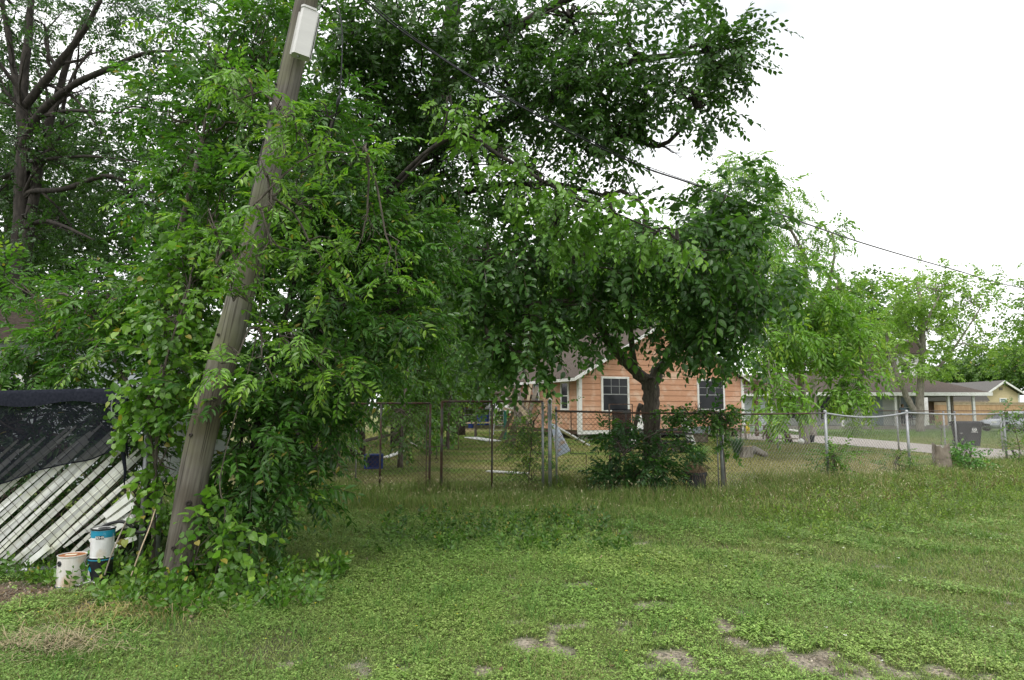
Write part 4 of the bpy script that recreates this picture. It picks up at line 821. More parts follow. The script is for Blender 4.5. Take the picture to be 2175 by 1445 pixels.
# cables
def cable(name, label, pts, r, cat='cable', sides=6, wob=0, mt='cable', smooth=True):
    m = MB(); p = np.array(pts, float)
    s = np.linspace(0, len(p) - 1, (len(p) - 1) * 8 + 1); i = np.clip(s.astype(int), 0, len(p) - 2); f = (s - i)[:, None]
    e = lambda k: p[np.clip(k, 0, len(p) - 1)]
    p0, p1, p2, p3 = e(i - 1), e(i), e(i + 1), e(i + 2)
    q = .5 * (2 * p1 + (p2 - p0) * f + (2 * p0 - 5 * p1 + 4 * p2 - p3) * f * f + (3 * p1 - p0 - 3 * p2 + p3) * f ** 3)
    m.tube(q, r, sides); o = m.build(name, M[mt], smooth=smooth, loc=p[0]); return tag(o, label, cat)
cable('service_cable', 'thick black overhead cable running down to the right across the sky', [P(668, -90, 6.5), P(760, -12, 6.85), P(864, 74, 7.3), P(1080, 212, 8.4), P(1335, 342, 10.0), P(1480, 394, 11.5), P(1700, 471, 14.5), P(1850, 522, 17.6), P(2030, 574, 23.7), P(2175, 613, 33), P(2400, 655, 60)], np.interp(np.arange(81), [0, 24, 40, 56, 80], [.009, .011, .015, .018, .022]))
cable('telephone_wire', 'thin black wire twisted beside the thick overhead cable', [P(672, -100, 6.5), P(864, 69, 7.3), P(1080, 208, 8.4), P(1335, 337, 10.0), P(1480, 391, 11.5), P(1560, 421, 12.5), P(1700, 469, 14.5)], .006)
cable('drop_cable', 'black cable hanging down beside the pole to a small splice', [P(700, -40, 6.15), P(722, 30, 6.1), P(727, 90, 6.1), P(724, 170, 6.15), P(720, 212, 6.2), P(714, 240, 6.3), P(706, 275, 6.5), P(700, 340, 6.8)], .006)
m = MB(); a, b_ = P(721, 203, 6.17), P(716, 228, 6.22); m.tube([a, a * .7 + b_ * .3, a * .3 + b_ * .7, b_], [.009, .018, .018, .009], 8); tag(m.build('splice_sleeve', M['cable'], smooth=True, loc=a), 'small dark splice sleeve on the hanging cable', 'cable splice')
cable('thin_wire', 'thin loose wire near the right edge of the sky', [P(2120, 690, 40), P(2180, 655, 42), P(2260, 600, 44)], .008)
cable('loose_hose', 'grey loop of stiff cable hooked over the fence corner', [P(285, 838, 6.4), P(262, 832, 6.38), P(244, 842, 6.38), P(237, 868, 6.38), P(247, 892, 6.38), P(268, 906, 6.4), P(290, 908, 6.45)], .008, 'hose', mt='galv')
cable('black_hose', 'black hose arching behind the stacked paint cans', [P(195, 1135, 6.4), P(225, 1116, 6.38), P(255, 1108, 6.36), P(275, 1115, 6.36), P(290, 1130, 6.4), P(312, 1128, 6.4), P(322, 1105, 6.4)], .016, 'hose', mt='black')
cable('dead_stick', 'bare pale stick leaning by the cans', [P(222, 1222, 5.9), P(238, 1175, 5.95), P(262, 1120, 6.1), P(280, 1085, 6.2)], .006, 'stick', mt='oldwood')
cable('dead_stick', 'long thin pale cane leaning towards the pole', [P(278, 1225, 5.95), P(300, 1165, 6.0), P(318, 1120, 6.1), P(330, 1082, 6.2)], .006, 'stick', mt='palewood')
for k, pp in enumerate([[P(1372, 425, 15), P(1400, 380, 15), P(1430, 345, 15), P(1452, 330, 15)], [P(1690, 520, 14), P(1700, 470, 14), P(1722, 430, 14), P(1742, 395, 14)], [P(1375, 430, 15), P(1390, 370, 15), P(1405, 340, 15)]]): 
    cable('bare_twig', ['thin bare twig curving up under the overhead cable', 'long thin bare shoot standing out of the crown right of the cable', 'short bare twig beside the curved one under the cable'][k], pp, .006, 'twig', mt='greybark')

# ================================================================== CHAIN LINK
def chainlink(m, fA, L, z0, z1, pitch, r, seed=0, wob=.012, step=.45, dirs=(1, -1)):
    "fA(u, z) -> point; wires along both diagonals of the rectangle"
    sn = SN(seed + 400, 2.2, 2); Vs, Fs = [], []; o = 0; H = z1 - z0; P_ = pitch * math.sqrt(2)
    for sgn in dirs:
        k0 = -H if sgn == 1 else 0; k1 = L if sgn == 1 else L + H
        for c in np.arange(k0, k1, P_):
            # line u = c + sgn*(z)  for z in 0..H
            ts = [0, H]
            if sgn == 1: lo = max(0, -c); hi = min(H, L - c)
            else: lo = max(0, c - L); hi = min(H, c)
            if hi - lo < .02: continue
            nn_ = max(2, int((hi - lo) / step) + 1); z = np.linspace(lo, hi, nn_); u = c + sgn * z
            q = np.stack([u, z + z0], 1); p = fA(u, z + z0); w_ = sn(q) * wob
            p = p + np.stack([0 * w_, w_ + sgn * r * .8, 0 * w_], 1)
            T = nrm(np.gradient(p, axis=0)); a = nrm(np.cross(T, [0, 1., 0])); b2 = np.cross(T, a)
            V = np.stack([p + a * r, p - a * r * .5 + b2 * r * .87, p - a * r * .5 - b2 * r * .87], 1).reshape(-1, 3)
            ii = np.arange(nn_ - 1)[:, None] * 3; jj = np.arange(3)[None]; j2 = (jj + 1) % 3
            Vs.append(V); Fs.append(np.stack([ii + jj, ii + j2, ii + 3 + j2, ii + 3 + jj], -1).reshape(-1, 4) + o); o += len(V)
    m.add(np.concatenate(Vs), np.concatenate(Fs))
def plane(A, B):
    A, B = np.array(A[:2], float), np.array(B[:2], float); L = np.linalg.norm(B - A); d = (B - A) / L
    return L, lambda u, z: np.stack([A[0] + d[0] * u, A[1] + d[1] * u, z + 0 * u], -1)
def post(m, x, y, z1, r, cap=True):
    m.tube([[x, y, -.05], [x, y, z1]], r, 12)
    if cap: m.lathe([(r * 1.18, -.03), (r * 1.18, .0), (r * .8, r * .8), (.001, r)], (x, y, z1 + .002), 12)
    # faint collars
YG0 = 12.5
# ---- left gate leaf
def gate(name, label, px0, px1, pyt, verts, seed, zb=.10, extra=None):
    A_ = P(px0, pyt, YG0); B_ = P(px1, pyt, YG0); zt = A_[2]
    t = thing(name, label, 'gate', (B_[0], YG0, 0))
    rel = (B_[0], YG0, 0)
    m = MB(); m.tube([[A_[0], YG0, zt], [B_[0], YG0, zt]], .021, 10); m.build('top_rail', M['rust'], t, smooth=True, rel=rel)
    m = MB(); m.tube([[A_[0], YG0, zb], [B_[0], YG0, zb]], .019, 10); m.build('bottom_rail', M['rust'], t, smooth=True, rel=rel)
    for px, mt, r in verts:
        x = P(px, 950, YG0)[0]; m = MB(); m.tube([[x, YG0, zb], [x, YG0, zt - .012]], r, 10); m.build('upright', M[mt], t, smooth=True, rel=rel)
    L_, f = plane(A_, B_); m = MB(); chainlink(m, lambda u, z: f(u, z) + [0, .024, 0], L_, zb, zt, .060, .0029, seed); m.build('wire_mesh', M['wire'], t, rel=rel)
    return t, rel
gl, rel1 = gate('gate_leaf', 'rusty left gate leaf running into the bushes', 640, 914, 857, [(640, 'rust', .02), (808, 'rust', .019), (913, 'rust', .022)], 1)
x_ = P(906, 950, YG0)[0]; m = MB(); m.tube([[x_, YG0 - .01, .1], [x_, YG0 - .01, 1.68]], .009, 8); m.build('drop_rod', M['rust'], gl, rel=rel1)
gr_, rel2 = gate('gate_leaf', 'rusty right gate leaf chained to its neighbour and overgrown at its hinge', 938, 1154, 853, [(938, 'rust', .026), (1045, 'rust', .019), (1153, 'galv', .024)], 2)
m = MB(); q = [P(953, 868, YG0 - .03), P(952, 955, YG0 - .03), P(974, 955, YG0 - .03), P(973, 920, YG0 - .03), P(976, 905, YG0 - .03), P(972, 885, YG0 - .03)]
m.tube(q[:3], .006, 6); m.tube(q[2:], .007, 6); m.build('bent_latch_rod', M['rust'], gr_, rel=rel2)
# folded scrap of mesh wired across the gap
A_ = P(888, 950, YG0 - .06); B_ = P(957, 950, YG0 - .06); L_, f = plane(A_, B_); m = MB()
chainlink(m, lambda u, z: f(u, z) + np.stack([0 * u, -.05 - .04 * np.sin(u * 9), 0 * u], -1), L_, .12, P(900, 958, YG0)[2], .036, .0026, 3, .02)
tag(m.build('mesh_scrap', M['wire'], loc=(A_[0], YG0 - .06, 0)), 'doubled scrap of rusty mesh wired across the gap between the gates', 'wire mesh')
# chain, hook
def chain(name, label, a, b2, sag, n):
    m = MB(); t = np.linspace(0, 1, n); pts = np.array(a)[None] * (1 - t[:, None]) + np.array(b2)[None] * t[:, None]; pts[:, 2] -= sag * 4 * t * (1 - t)
    for k in range(n - 1):
        d_ = nrm(pts[k + 1] - pts[k]); e = nrm(np.cross(d_, [0, 1., 0])) if k % 2 else np.array([0, 1., 0]); c = (pts[k] + pts[k + 1]) / 2; l = np.linalg.norm(pts[k + 1] - pts[k]) * .72
        th_ = np.linspace(0, 2 * math.pi, 11)[:-1]; ring = c + np.cos(th_)[:, None] * d_ * l + np.sin(th_)[:, None] * e * l * .55
        m.tube(np.vstack([ring, ring[:1]]), .0045, 5, caps=False)
    return tag(m.build(name, M['rust'], loc=a), label, 'chain')
chain('gate_chain', 'rusty chain looped between the two gate uprights', P(905, 948, YG0 - .06), P(945, 946, YG0 - .06), .02, 15)
chain('gate_chain', 'short end of rusty chain hanging in the gap between the gates', P(928, 950, YG0 - .075), P(927, 970, YG0 - .075), 0, 7)
m = MB(); c0 = P(927, 978, YG0 - .075); th_ = np.linspace(-2.2, 2.9, 12); m.tube(np.stack([c0[0] + np.cos(th_) * .03, c0[1] + 0 * th_, c0[2] + np.sin(th_) * .04], 1), .008, 6); m.tube([c0 + [0, 0, .04], c0 + [0, 0, .07]], .008, 6)
tag(m.build('chain_hook', M['rust'], smooth=True, loc=c0), 'black iron hook at the end of the gate chain', 'hook')
m = MB(); c0 = P(915, 962, YG0 - .05); m.box(c0, (.045, .022, .05)); th_ = np.linspace(0, math.pi, 9); m.tube(np.stack([c0[0] + np.cos(th_) * .014, c0[1] + 0 * th_, c0[2] + .025 + np.sin(th_) * .03], 1), .004, 6)
tag(m.build('padlock', M['rust'], loc=c0), 'small rusty padlock on the left gate upright', 'padlock')
# gate post and fence section to the corner post
gx, gy = P(1168, 950, YG0)[0], YG0
fc = thing('chain_link_fence', 'rusty railed fence section between the right gate and the galvanised corner post', 'fence', (gx, gy, 0)); rel = (gx, gy, 0)
cx_, cy_ = P(1533, 950, 12.3)[0], 12.3
m = MB(); post(m, gx, gy, 1.74, .036); m.build('post', M['galv'], fc, smooth=True, rel=rel)
m = MB(); x2 = P(1182, 950, YG0)[0]; post(m, x2, gy + .02, 1.62, .018); m.build('post', M['galv'], fc, smooth=True, rel=rel)
m = MB(); post(m, cx_, cy_, 1.52, .037); m.build('post', M['galv'], fc, smooth=True, rel=rel)
m = MB(); x3 = P(1524, 950, 12.3)[0]; post(m, x3, cy_, 1.42, .012); m.build('tension_bar', M['galv'], fc, smooth=True, rel=rel)
za, zb_ = P(1186, 873, YG0)[2], P(1530, 879, 12.3)[2]
m = MB(); m.tube([[gx + .1, gy, za], [(gx + cx_) / 2, (gy + cy_) / 2, (za + zb_) / 2 - .012], [cx_, cy_, zb_]], .019, 10); m.build('top_rail', M['rust'], fc, smooth=True, rel=rel)
m = MB(); a_ = P(1213, 872, YG0)[0]; m.tube([[a_, gy + .03, 1.1], [a_, gy + .03, za]], .01, 6); m.build('rusty_stay', M['rust'], fc, rel=rel); m = MB(); a_ = P(1327, 872, YG0)[0]; m.tube([[a_, gy - .1, .9], [a_, gy - .1, za]], .01, 6); m.build('rusty_stay', M['rust'], fc, rel=rel)
L_, f = plane((gx + .1, gy), (cx_, cy_)); m = MB(); chainlink(m, lambda u, z: f(u, z) + [0, .022, 0], L_, .03, 1.57, .060, .0029, 4); m.build('wire_mesh', M['wire'], fc, rel=rel)
cable('bent_rod', 'bent iron rod standing in the grass before the fence', [P(1211, 950, 12.3), P(1212, 961, 12.3), P(1216, 964, 12.3), P(1240, 964, 12.3), P(1245, 967, 12.3), P(1245, 990, 12.3), P(1247, 1042, 12.3)], .007, 'rod', mt='rust')
# ---- right fence receding
dirv = nrm(np.array([1, .62])); pp = [(3.9, 12.3)]
for px in (1745, 1916, 2119, 2290):
    r_ = (px - W0 / 2) / FPX / (CP); r_ = (px - W0 / 2) / (FPX * CP)
    x = (r_ * (12.3 - .62 * 3.9 + .0)) / (1 - .62 * r_); pp.append((x, 12.3 + .62 * (x - 3.9)))
pp[0] = (cx_, cy_)
rf = thing('chain_link_fence', 'grey chain link fence receding to the right along the verge', 'fence', (pp[1][0], pp[1][1], 0)); rel = (pp[1][0], pp[1][1], 0)
ZT = [1.49, 1.50, 1.50, 1.46, 1.46]
for k, (x, y) in enumerate(pp[1:]):
    m = MB(); post(m, x, y, ZT[k + 1] + .04, .03); m.build('post', M['galv'], rf, smooth=True, rel=rel)
m = MB(); q = []
for k in range(len(pp) - 1):
    for t in np.linspace(0, 1, 6)[:-1]:
        sag = [.0, .10, .03, .02][k] * math.sin(math.pi * t); q.append([pp[k][0] * (1 - t) + pp[k + 1][0] * t, pp[k][1] * (1 - t) + pp[k + 1][1] * t, ZT[k] * (1 - t) + ZT[k + 1] * t - sag])
q.append([*pp[-1], ZT[-1]]); q = np.array(q)
m.tube(q[:6], .017, 8); m.build('top_rail', M['rust'], rf, smooth=True, rel=rel); m = MB(); m.tube(q[5:], .021, 8); m.build('top_rail', M['galv'], rf, smooth=True, rel=rel)
L_, f = plane(pp[0], pp[-1]); m = MB(); chainlink(m, f, L_, .03, 1.46, .068, .0024, 5, .03); m.build('wire_mesh', M['wiregrey'], rf, rel=rel)
# second fence deeper in the neighbour's yard
A_, B_ = P(1560, 873, 27), P(2300, 873, 24); t = thing('chain_link_fence', 'thin railed fence farther back beyond the driveway', 'fence', (A_[0], A_[1], 0)); rel = (A_[0], A_[1], 0)
m = MB(); m.tube([[A_[0], A_[1], A_[2]], [B_[0], B_[1], B_[2]]], .018, 6); m.build('top_rail', M['rust'], t, rel=rel)
for px in (2005, 2029, 2126, 1906, 1650): 
    s = (px - 1560) / 740; x = A_[0] * (1 - s) + B_[0] * s; y = A_[1] * (1 - s) + B_[1] * s; x = P(px, 900, y)[0]; m = MB(); post(m, x, y, 1.48, .03); m.build('post', M['galv'], t, smooth=True, rel=rel)
L_, f = plane(A_, B_); m = MB(); chainlink(m, f, L_, .03, 1.45, .09, .002, 6, .03); m.build('wire_mesh', M['wiregrey'], t, rel=rel)
# old wire fence posts inside the yard at the left
for px, Yd, lb in ((758, 15.2, 'thin grey metal stake standing behind the left gate leaf'), (1040, 30, 'slim galvanised pole standing in mid yard beyond the right gate')):
    m = MB(); x, y, _ = P(px, 900, Yd); post(m, 0, 0, 1.15 if px == 758 else 2.0, .02); o = m.build('metal_stake', M['galv'], smooth=True); o.location = (x, y, 0); tag(o, lb, 'stake')

# ================================================================== SLATTED FENCE AT THE LEFT
YF = 6.6; pxm = YF / FPX
def FX(px): return P(px, 1000, YF)[0]
def FZ(py): return P(300, py, YF)[2]
sf = thing('slatted_fence', 'chain link fence filled with fallen white slats at the left', 'fence', (FX(305), YF, 0)); rel = (FX(305), YF, 0)
m = MB(); m.tube([[FX(305), YF + .03, -.05], [FX(305), YF + .03, FZ(836)]], .024, 12); m.build('post', M['galv'], sf, smooth=True, rel=rel)
m = MB(); m.tube([[FX(327), YF + .13, -.05], [FX(326), YF + .12, FZ(1020)]], .034, 12); m.build('post', M['galv'], sf, smooth=True, rel=rel)
m = MB(); m.tube([[FX(-260), YF + .03, FZ(842)], [FX(306), YF + .03, FZ(833)]], .021, 10); m.build('top_rail', M['galv'], sf, smooth=True, rel=rel)
m = MB(); m.box((FX(300), YF, FZ(1106)), (.12, .012, .022)); m.build('hinge_strap', M['rust'], sf, rel=rel)
L_, f = plane((FX(-260), YF), (FX(303), YF)); 
for dy, dd_ in ((-.009, (-1,)), (.008, (1,))):
    m = MB(); chainlink(m, lambda u, z: f(u, z) + [0, dy, 0], L_, .12, FZ(836), .085, .0018, 7, .004, dirs=dd_); m.build('wire_mesh', M['wire'], sf, rel=rel)
rs = np.random.default_rng(77); k = 0
for c in np.arange(-560, 330, 11.2):          # slats run up to the right; c = where each line meets y=1195
    ang = math.radians(44 + rs.normal() * 1.3 - (c > 120) * rs.uniform(0, 7)); cx0 = c + rs.normal() * 1.5
    if rs.uniform() < .05: continue
    y0 = 1196 + rs.normal() * 6 if c < 60 else 1190 - rs.uniform(0, 30)
    # upper end envelope
    if c < -200: yt = 955 + rs.uniform(-25, 25)
    elif c < -60: yt = 905 + rs.uniform(-16, 40)
    elif c < 40: yt = 915 + rs.uniform(-20, 50)
    else: yt = 960 + (c - 40) * .7 + rs.uniform(-15, 20)
    slope = math.tan(ang); xend = cx0 + (y0 - yt) / slope
    if xend > 296: yt = y0 - (rs.uniform(276, 300) - cx0) * slope; xend = cx0 + (y0 - yt) / slope
    xs0 = cx0
    if xend < -70 or y0 - yt < 30: continue
    if c > 190: xs0 = cx0; y0 = y0 - 40
    a_ = np.array([FX(xs0), YF + rs.uniform(-.002, .004), FZ(y0)]); b2 = np.array([FX(xend), YF + rs.uniform(-.002, .004), FZ(yt)])
    a_[2] = max(a_[2], .04); m = MB(); n_ = 9; t_ = np.linspace(0, 1, n_)[:, None]; cpts = a_ * (1 - t_) + b2 * t_; dd = nrm(b2 - a_); pe = np.array([-dd[2], 0, dd[0]]); cpts += pe * (np.sin(t_ * 3.1) * rs.normal() * .012)
    hw_ = rs.uniform(.0165, .0205); tl = rs.normal() * .15; ws = np.full((n_, 1), hw_); ws[0] *= .55; ws[-1] *= .6
    yo = np.array([0, 1., 0]); rows = [cpts - pe * ws + yo * tl * .02, cpts - pe * ws * .92 + yo * (tl * .02 - .002), cpts + pe * ws - yo * (tl * .02 + .002), cpts + pe * ws + yo * (.003 - tl * .02)]
    V = np.stack(rows, 1).reshape(-1, 3); ii = np.arange(n_ - 1)[:, None] * 4; jj = np.arange(4)[None]; j2 = (jj + 1) % 4
    F_ = np.stack([ii + jj, ii + j2, ii + 4 + j2, ii + 4 + jj], -1).reshape(-1, 4)
    m.add(V, [F_, np.array([[0, 1, 2, 3]]), np.array([[3, 2, 1, 0]]) + (n_ - 1) * 4], rs.uniform(.50, .90) * np.array([1, 1, rs.uniform(.90, 1)])); m.build('slat', M['slat'], sf, rel=rel); k += 1
for (xa, ya_, xb, yb_) in [(205, 1150, 250, 1120), (238, 1165, 300, 1140), (240, 1110, 292, 1070), (232, 1096, 286, 1052), (248, 1128, 288, 1098), (75, 1198, 118, 1160)]:
    m = MB(); m.beam([FX(xa), YF - .03, FZ(ya_)], [FX(xb), YF - .02, FZ(yb_)], .008, .055, up=(0, 0, 1), col=(1, 1, .98)); m.build('slat', M['slat'], sf, rel=rel)
# shade cloth over the upper part
xs_ = np.linspace(-230, 270, 70); tp = np.interp(xs_, [-230, 0, 180, 270], [843, 839, 835, 834]); bt_ = np.interp(xs_, [-230, 0, 30, 90, 150, 200, 232, 262, 270], [1060, 1030, 1022, 998, 984, 976, 962, 945, 900])
nv = 26; sn = SN(88, 4, 2); cs = SN(89, 12, 2); V = []
for i_, x_ in enumerate(xs_):
    for j_ in range(nv):
        t_ = j_ / (nv - 1); y_ = tp[i_] * (1 - t_) + bt_[i_] * t_; q = np.array([[x_ / 100, y_ / 100 + x_ / 160]])
        V.append([FX(x_), YF - .055 - .018 * float(sn(q)[0]) * (t_ ** .5) - .006 * float(cs(q)[0]) * t_ - .02 * t_, FZ(y_)])
i = np.arange(len(xs_) - 1)[:, None]; j = np.arange(nv - 1)[None]; F_ = np.stack([i * nv + j, (i + 1) * nv + j, (i + 1) * nv + j + 1, i * nv + j + 1], -1).reshape(-1, 4)
m = MB(); m.add(V, F_); cl = thing('shade_cloth', 'torn black shade cloth hung over the upper half of the slatted fence', 'shade cloth', (FX(305), YF - .06, 0)); rel = (FX(305), YF - .06, 0)
m.build('netting', M['cloth'], cl, smooth=True, rel=rel)
M['clothdense'] = mat('cloth_hem', (.010, .012, .018), (.022, .024, .034), .95, (40, 40, 40), spec=.1)
m = MB(); b_pts = [[FX(x), YF - .078, FZ(y)] for x, y in zip(xs_[::2], bt_[::2])]; m.tube(b_pts, .007, 5)
V = [];  # doubled hem over the rail
for i_, x_ in enumerate(xs_):
    for dy, yo_ in ((-7, .10), (-9, .02), (0, -.0), (22 + 5 * math.sin(x_ * .03), -.003)): V.append([FX(x_), YF - .083 + yo_ - .004 * math.sin(x_ * .11), FZ(tp[i_] + dy)])
i = np.arange(len(xs_) - 1)[:, None]; j = np.arange(3)[None]; m.add(V, np.stack([i * 4 + j, (i + 1) * 4 + j, (i + 1) * 4 + j + 1, i * 4 + j + 1], -1).reshape(-1, 4))
m.build('hem', M['clothdense'], cl, smooth=True, rel=rel)
m = MB(); q = [P(258, 930, YF - .1), P(262, 965, YF - .1), P(266, 1000, YF - .1), P(264, 1030, YF - .1)]; m.tube(q, [.016, .02, .014, .005], 6); q = [P(270, 905, YF - .1), P(266, 925, YF - .1), P(268, 948, YF - .1), P(272, 975, YF - .1)]; m.tube(q, [.03, .022, .014, .004], 6); m.build('torn_strip', M['clothdense'], cl, smooth=True, rel=rel)
# fallen rail on the ground
a_, b2 = G(34, 1222), G(122, 1214); m = MB(); a_[2] = b2[2] = .035; m.tube([a_ + (a_ - b2) * .25, b2], .027, 12); tag(m.build('fallen_rail', M['galv'], smooth=True, loc=a_), 'galvanised pipe lying on the ground below the white slats', 'pipe')

# ================================================================== PAINT CANS
def wrap(m, rad, a0, a1, z0, z1, mi=0, n=10, off=.0012, shape=None):
    th_ = np.linspace(a0, a1, n); V = []
    for t in th_: 
        za_, zb2 = (z0, z1) if shape is None else shape((t - a0) / (a1 - a0))
        V += [[(rad + off) * math.cos(t), (rad + off) * math.sin(t), za_], [(rad + off) * math.cos(t), (rad + off) * math.sin(t), zb2]]
    m.add(V, np.array([[2 * i, 2 * i + 2, 2 * i + 3, 2 * i + 1] for i in range(n - 1)]), mi=mi)
g = G(149, 1246); t = thing('paint_can', 'squat white paint can with a rusty lid and paper label', 'paint can', (g[0], g[1], .012), group=None); t.scale = (.9, .9, .93)
r0 = .128; H_ = .292
m = MB(); m.lathe([(.002, 0), (r0 - .004, 0), (r0, .004), (r0, .012), (r0 - .004, .016), (r0 - .004, H_ - .02), (r0, H_ - .014), (r0 + .003, H_ - .006), (r0 + .003, H_), (r0 - .006, H_), (r0 - .008, H_ - .006)], seg=40); m.build('body', M['canrust'], t, smooth=False)
m = MB(); m.lathe([(r0 - .006, H_ - .004), (r0 - .012, H_ - .010), (r0 - .03, H_ - .008), (.05, H_ - .004), (.001, H_ - .004)], seg=40); m.build('lid', M['rustlid'], t)
m = MB(); m.box((-.005, -.01, H_ - .001), (.10, .055, .0022), rz(.25)); m.build('paper_label', M['paper'], t)
m = MB(); a_ = -1.95; d_ = np.array([math.cos(a_), math.sin(a_), 0]); m.lathe([(.0255, 0), (.026, .006), (.022, .010), (.001, .010)], d_ * (r0 - .005) + [0, 0, .225], 20, R=frames(np.array([[0, 0, 1.]]), d_[None])[0] if False else np.stack([np.array([-d_[1], d_[0], 0]), np.array([0, 0, 1.]), d_], 1)); m.build('handle_boss', M['black_label'], t)
m = MB(); m.tube([d_ * (r0 + .006) + [0, 0, .222], d_ * (r0 + .02) + [-.03, 0, .205], d_ * (r0 + .02) + [-.06, 0, .18]], .002, 5); m.build('wire_handle', M['galv'], t)
m = MB(); wrap(m, r0, -2.4, -1.3, .004, .012); m.build('blue_rim_stain', M['blue'], t)
g = G(211, 1242)
def can(name, label, loc, r0, H_, cols, lid, hz=None):
    t = thing(name, label, 'paint can', loc); t.scale = (.88, .88, .9); m = MB()
    m.lathe([(.002, 0), (r0 - .003, 0), (r0, .005), (r0 - .003, .012), (r0 - .003, H_ - .016), (r0 + .001, H_ - .010), (r0 + .002, H_), (r0 - .007, H_), (r0 - .009, H_ - .006)], seg=40); m.build('body', M[cols], t)
    return t
t = can('paint_can', 'black and white paint can underneath the teal banded can', (g[0], g[1], .012), .116, .262, 'black_label', None)
m = MB(); m.lathe([(.107, .257), (.09, .252), (.001, .252)], seg=40); m.build('lid', M['black_label'], t)
m = MB(); wrap(m, .113, -2.75, -1.75, .014, .16, shape=lambda s: (.014, .165 - .03 * s if s < .75 else .142 - (s - .75) * .4)); m.build('white_label_panel', M['canwhite'], t)
m = MB(); wrap(m, .113, -2.75, -1.8, .16, .235, off=.0016, shape=lambda s: (.165 - .03 * s, .238 - .08 * s * s)); m.build('teal_label_band', M['teal'], t)
m = MB(); a_ = -2.2; d_ = np.array([math.cos(a_), math.sin(a_), 0]); m.lathe([(.017, 0), (.017, .008), (.001, .010)], d_ * .113 + [0, 0, .19], 16, R=np.stack([np.array([-d_[1], d_[0], 0]), np.array([0, 0, 1.]), d_], 1)); m.build('handle_boss', M['black_label'], t)
m = MB(); m.tube([d_ * .125 + [0, 0, .19], d_ * .135 + [-.035, 0, .215], d_ * .11 + [-.03, 0, .27], d_ * .10 + [-.015, .02, .30]], .0028, 6); m.build('wire_handle', M['galv'], t)
m = MB(); m.lathe([(.1165, .240), (.1185, .246), (.1165, .252)], seg=40); m.build('teal_rim', M['teal'], t)
t = can('paint_can', 'white paint can with a teal band and black ringed lid on top of the stack', (g[0] + .006, g[1], .250), .112, .285, 'canwhite', None)
m = MB(); m.lathe([(.1095, .200), (.1106, .202), (.1106, .268), (.1095, .27)], seg=40); m.build('teal_band', M['teal'], t)
m = MB(); m.lathe([(.112, .272), (.116, .276), (.117, .287), (.105, .289), (.102, .283), (.101, .283)], seg=40); m.build('black_rim', M['black_label'], t)
m = MB(); m.lathe([(.1035, .280), (.1035, .2835), (.05, .2835), (.001, .2835)], seg=36); m.build('lid', M['canwhite'], t)
m = MB(); m.lathe([(.056, .2837), (.056, .2875), (.044, .2885), (.04, .2865), (.022, .2865), (.02, .2895), (.001, .2895)], (.012, -.004, 0), seg=30); m.build('pour_cap', M['black_label'], t)
m = MB(); wrap(m, .1106, -1.62, -.95, .188, .222, off=.0012); m.build('name_plate', M['black_label'], t)
fc_ = bpy.data.curves.new('brand_lettering', 'FONT'); fc_.body = 'BEHR'; fc_.size = .036; fc_.extrude = .0004; fc_.align_x = 'CENTER'; fo = bpy.data.objects.new('lettering_source', fc_); C.objects.link(fo)
dg = bpy.context.evaluated_depsgraph_get(); me = bpy.data.meshes.new_from_object(fo.evaluated_get(dg)); bpy.data.objects.remove(fo)
me.name = 'brand_lettering'; v = np.zeros(len(me.vertices) * 3, np.float32); me.vertices.foreach_get('co', v); v = v.reshape(-1, 3)
ang = -1.29 + v[:, 0] / .112; rr_ = .1126 + v[:, 2]; me.vertices.foreach_set('co', np.stack([rr_ * np.cos(ang), rr_ * np.sin(ang), .193 + v[:, 1]], 1).astype(np.float32).ravel()); me.materials.append(M['white'])
lo_ = bpy.data.objects.new('brand_lettering', me); C.objects.link(lo_); lo_.parent = t
m = MB(); m.tube([[-.112, 0, .235], [-.125, -.02, .255], [-.118, -.03, .29]], .002, 5); m.tube([[.112, -.01, .235], [.122, -.02, .15], [.12, -.03, .05]], .002, 5); m.build('wire_handle', M['galv'], t)
# paper scrap and paving stone under the cans
m = MB(); rs = np.random.default_rng(3); g = G(180, 1250); V = []; n_ = 9
for i_ in range(n_):
    for j_ in range(4): V.append([-.09 + i_ * .025, -.04 + j_ * .022 + .04 * i_ / n_ + rs.normal() * .006, .018 + i_ * .007 + rs.normal() * .008])
i = np.arange(n_ - 1)[:, None]; j = np.arange(3)[None]; m.add(V, np.stack([i * 4 + j, (i + 1) * 4 + j, (i + 1) * 4 + j + 1, i * 4 + j + 1], -1).reshape(-1, 4)); _place(m, 'torn_paper', 'crumpled scrap of white paper between the paint cans', g, 'paper', 'white')
m = MB(); g = G(178, 1248); n_ = 14; th_ = np.arange(n_) / n_ * 6.283; rd_ = 1 + .16 * np.sin(th_ * 3) + .1 * np.cos(th_ * 5); pl = [(.24 * a * math.cos(b3), .17 * a * math.sin(b3)) for a, b3 in zip(rd_, th_)]; m.prism(pl, (1, 0, 0), (0, 1, 0), (0, 0, .055), (0, 0, -.045)); _place(m, 'flat_stone', 'flat grey stone under the paint cans', g, 'stone', 'concrete')

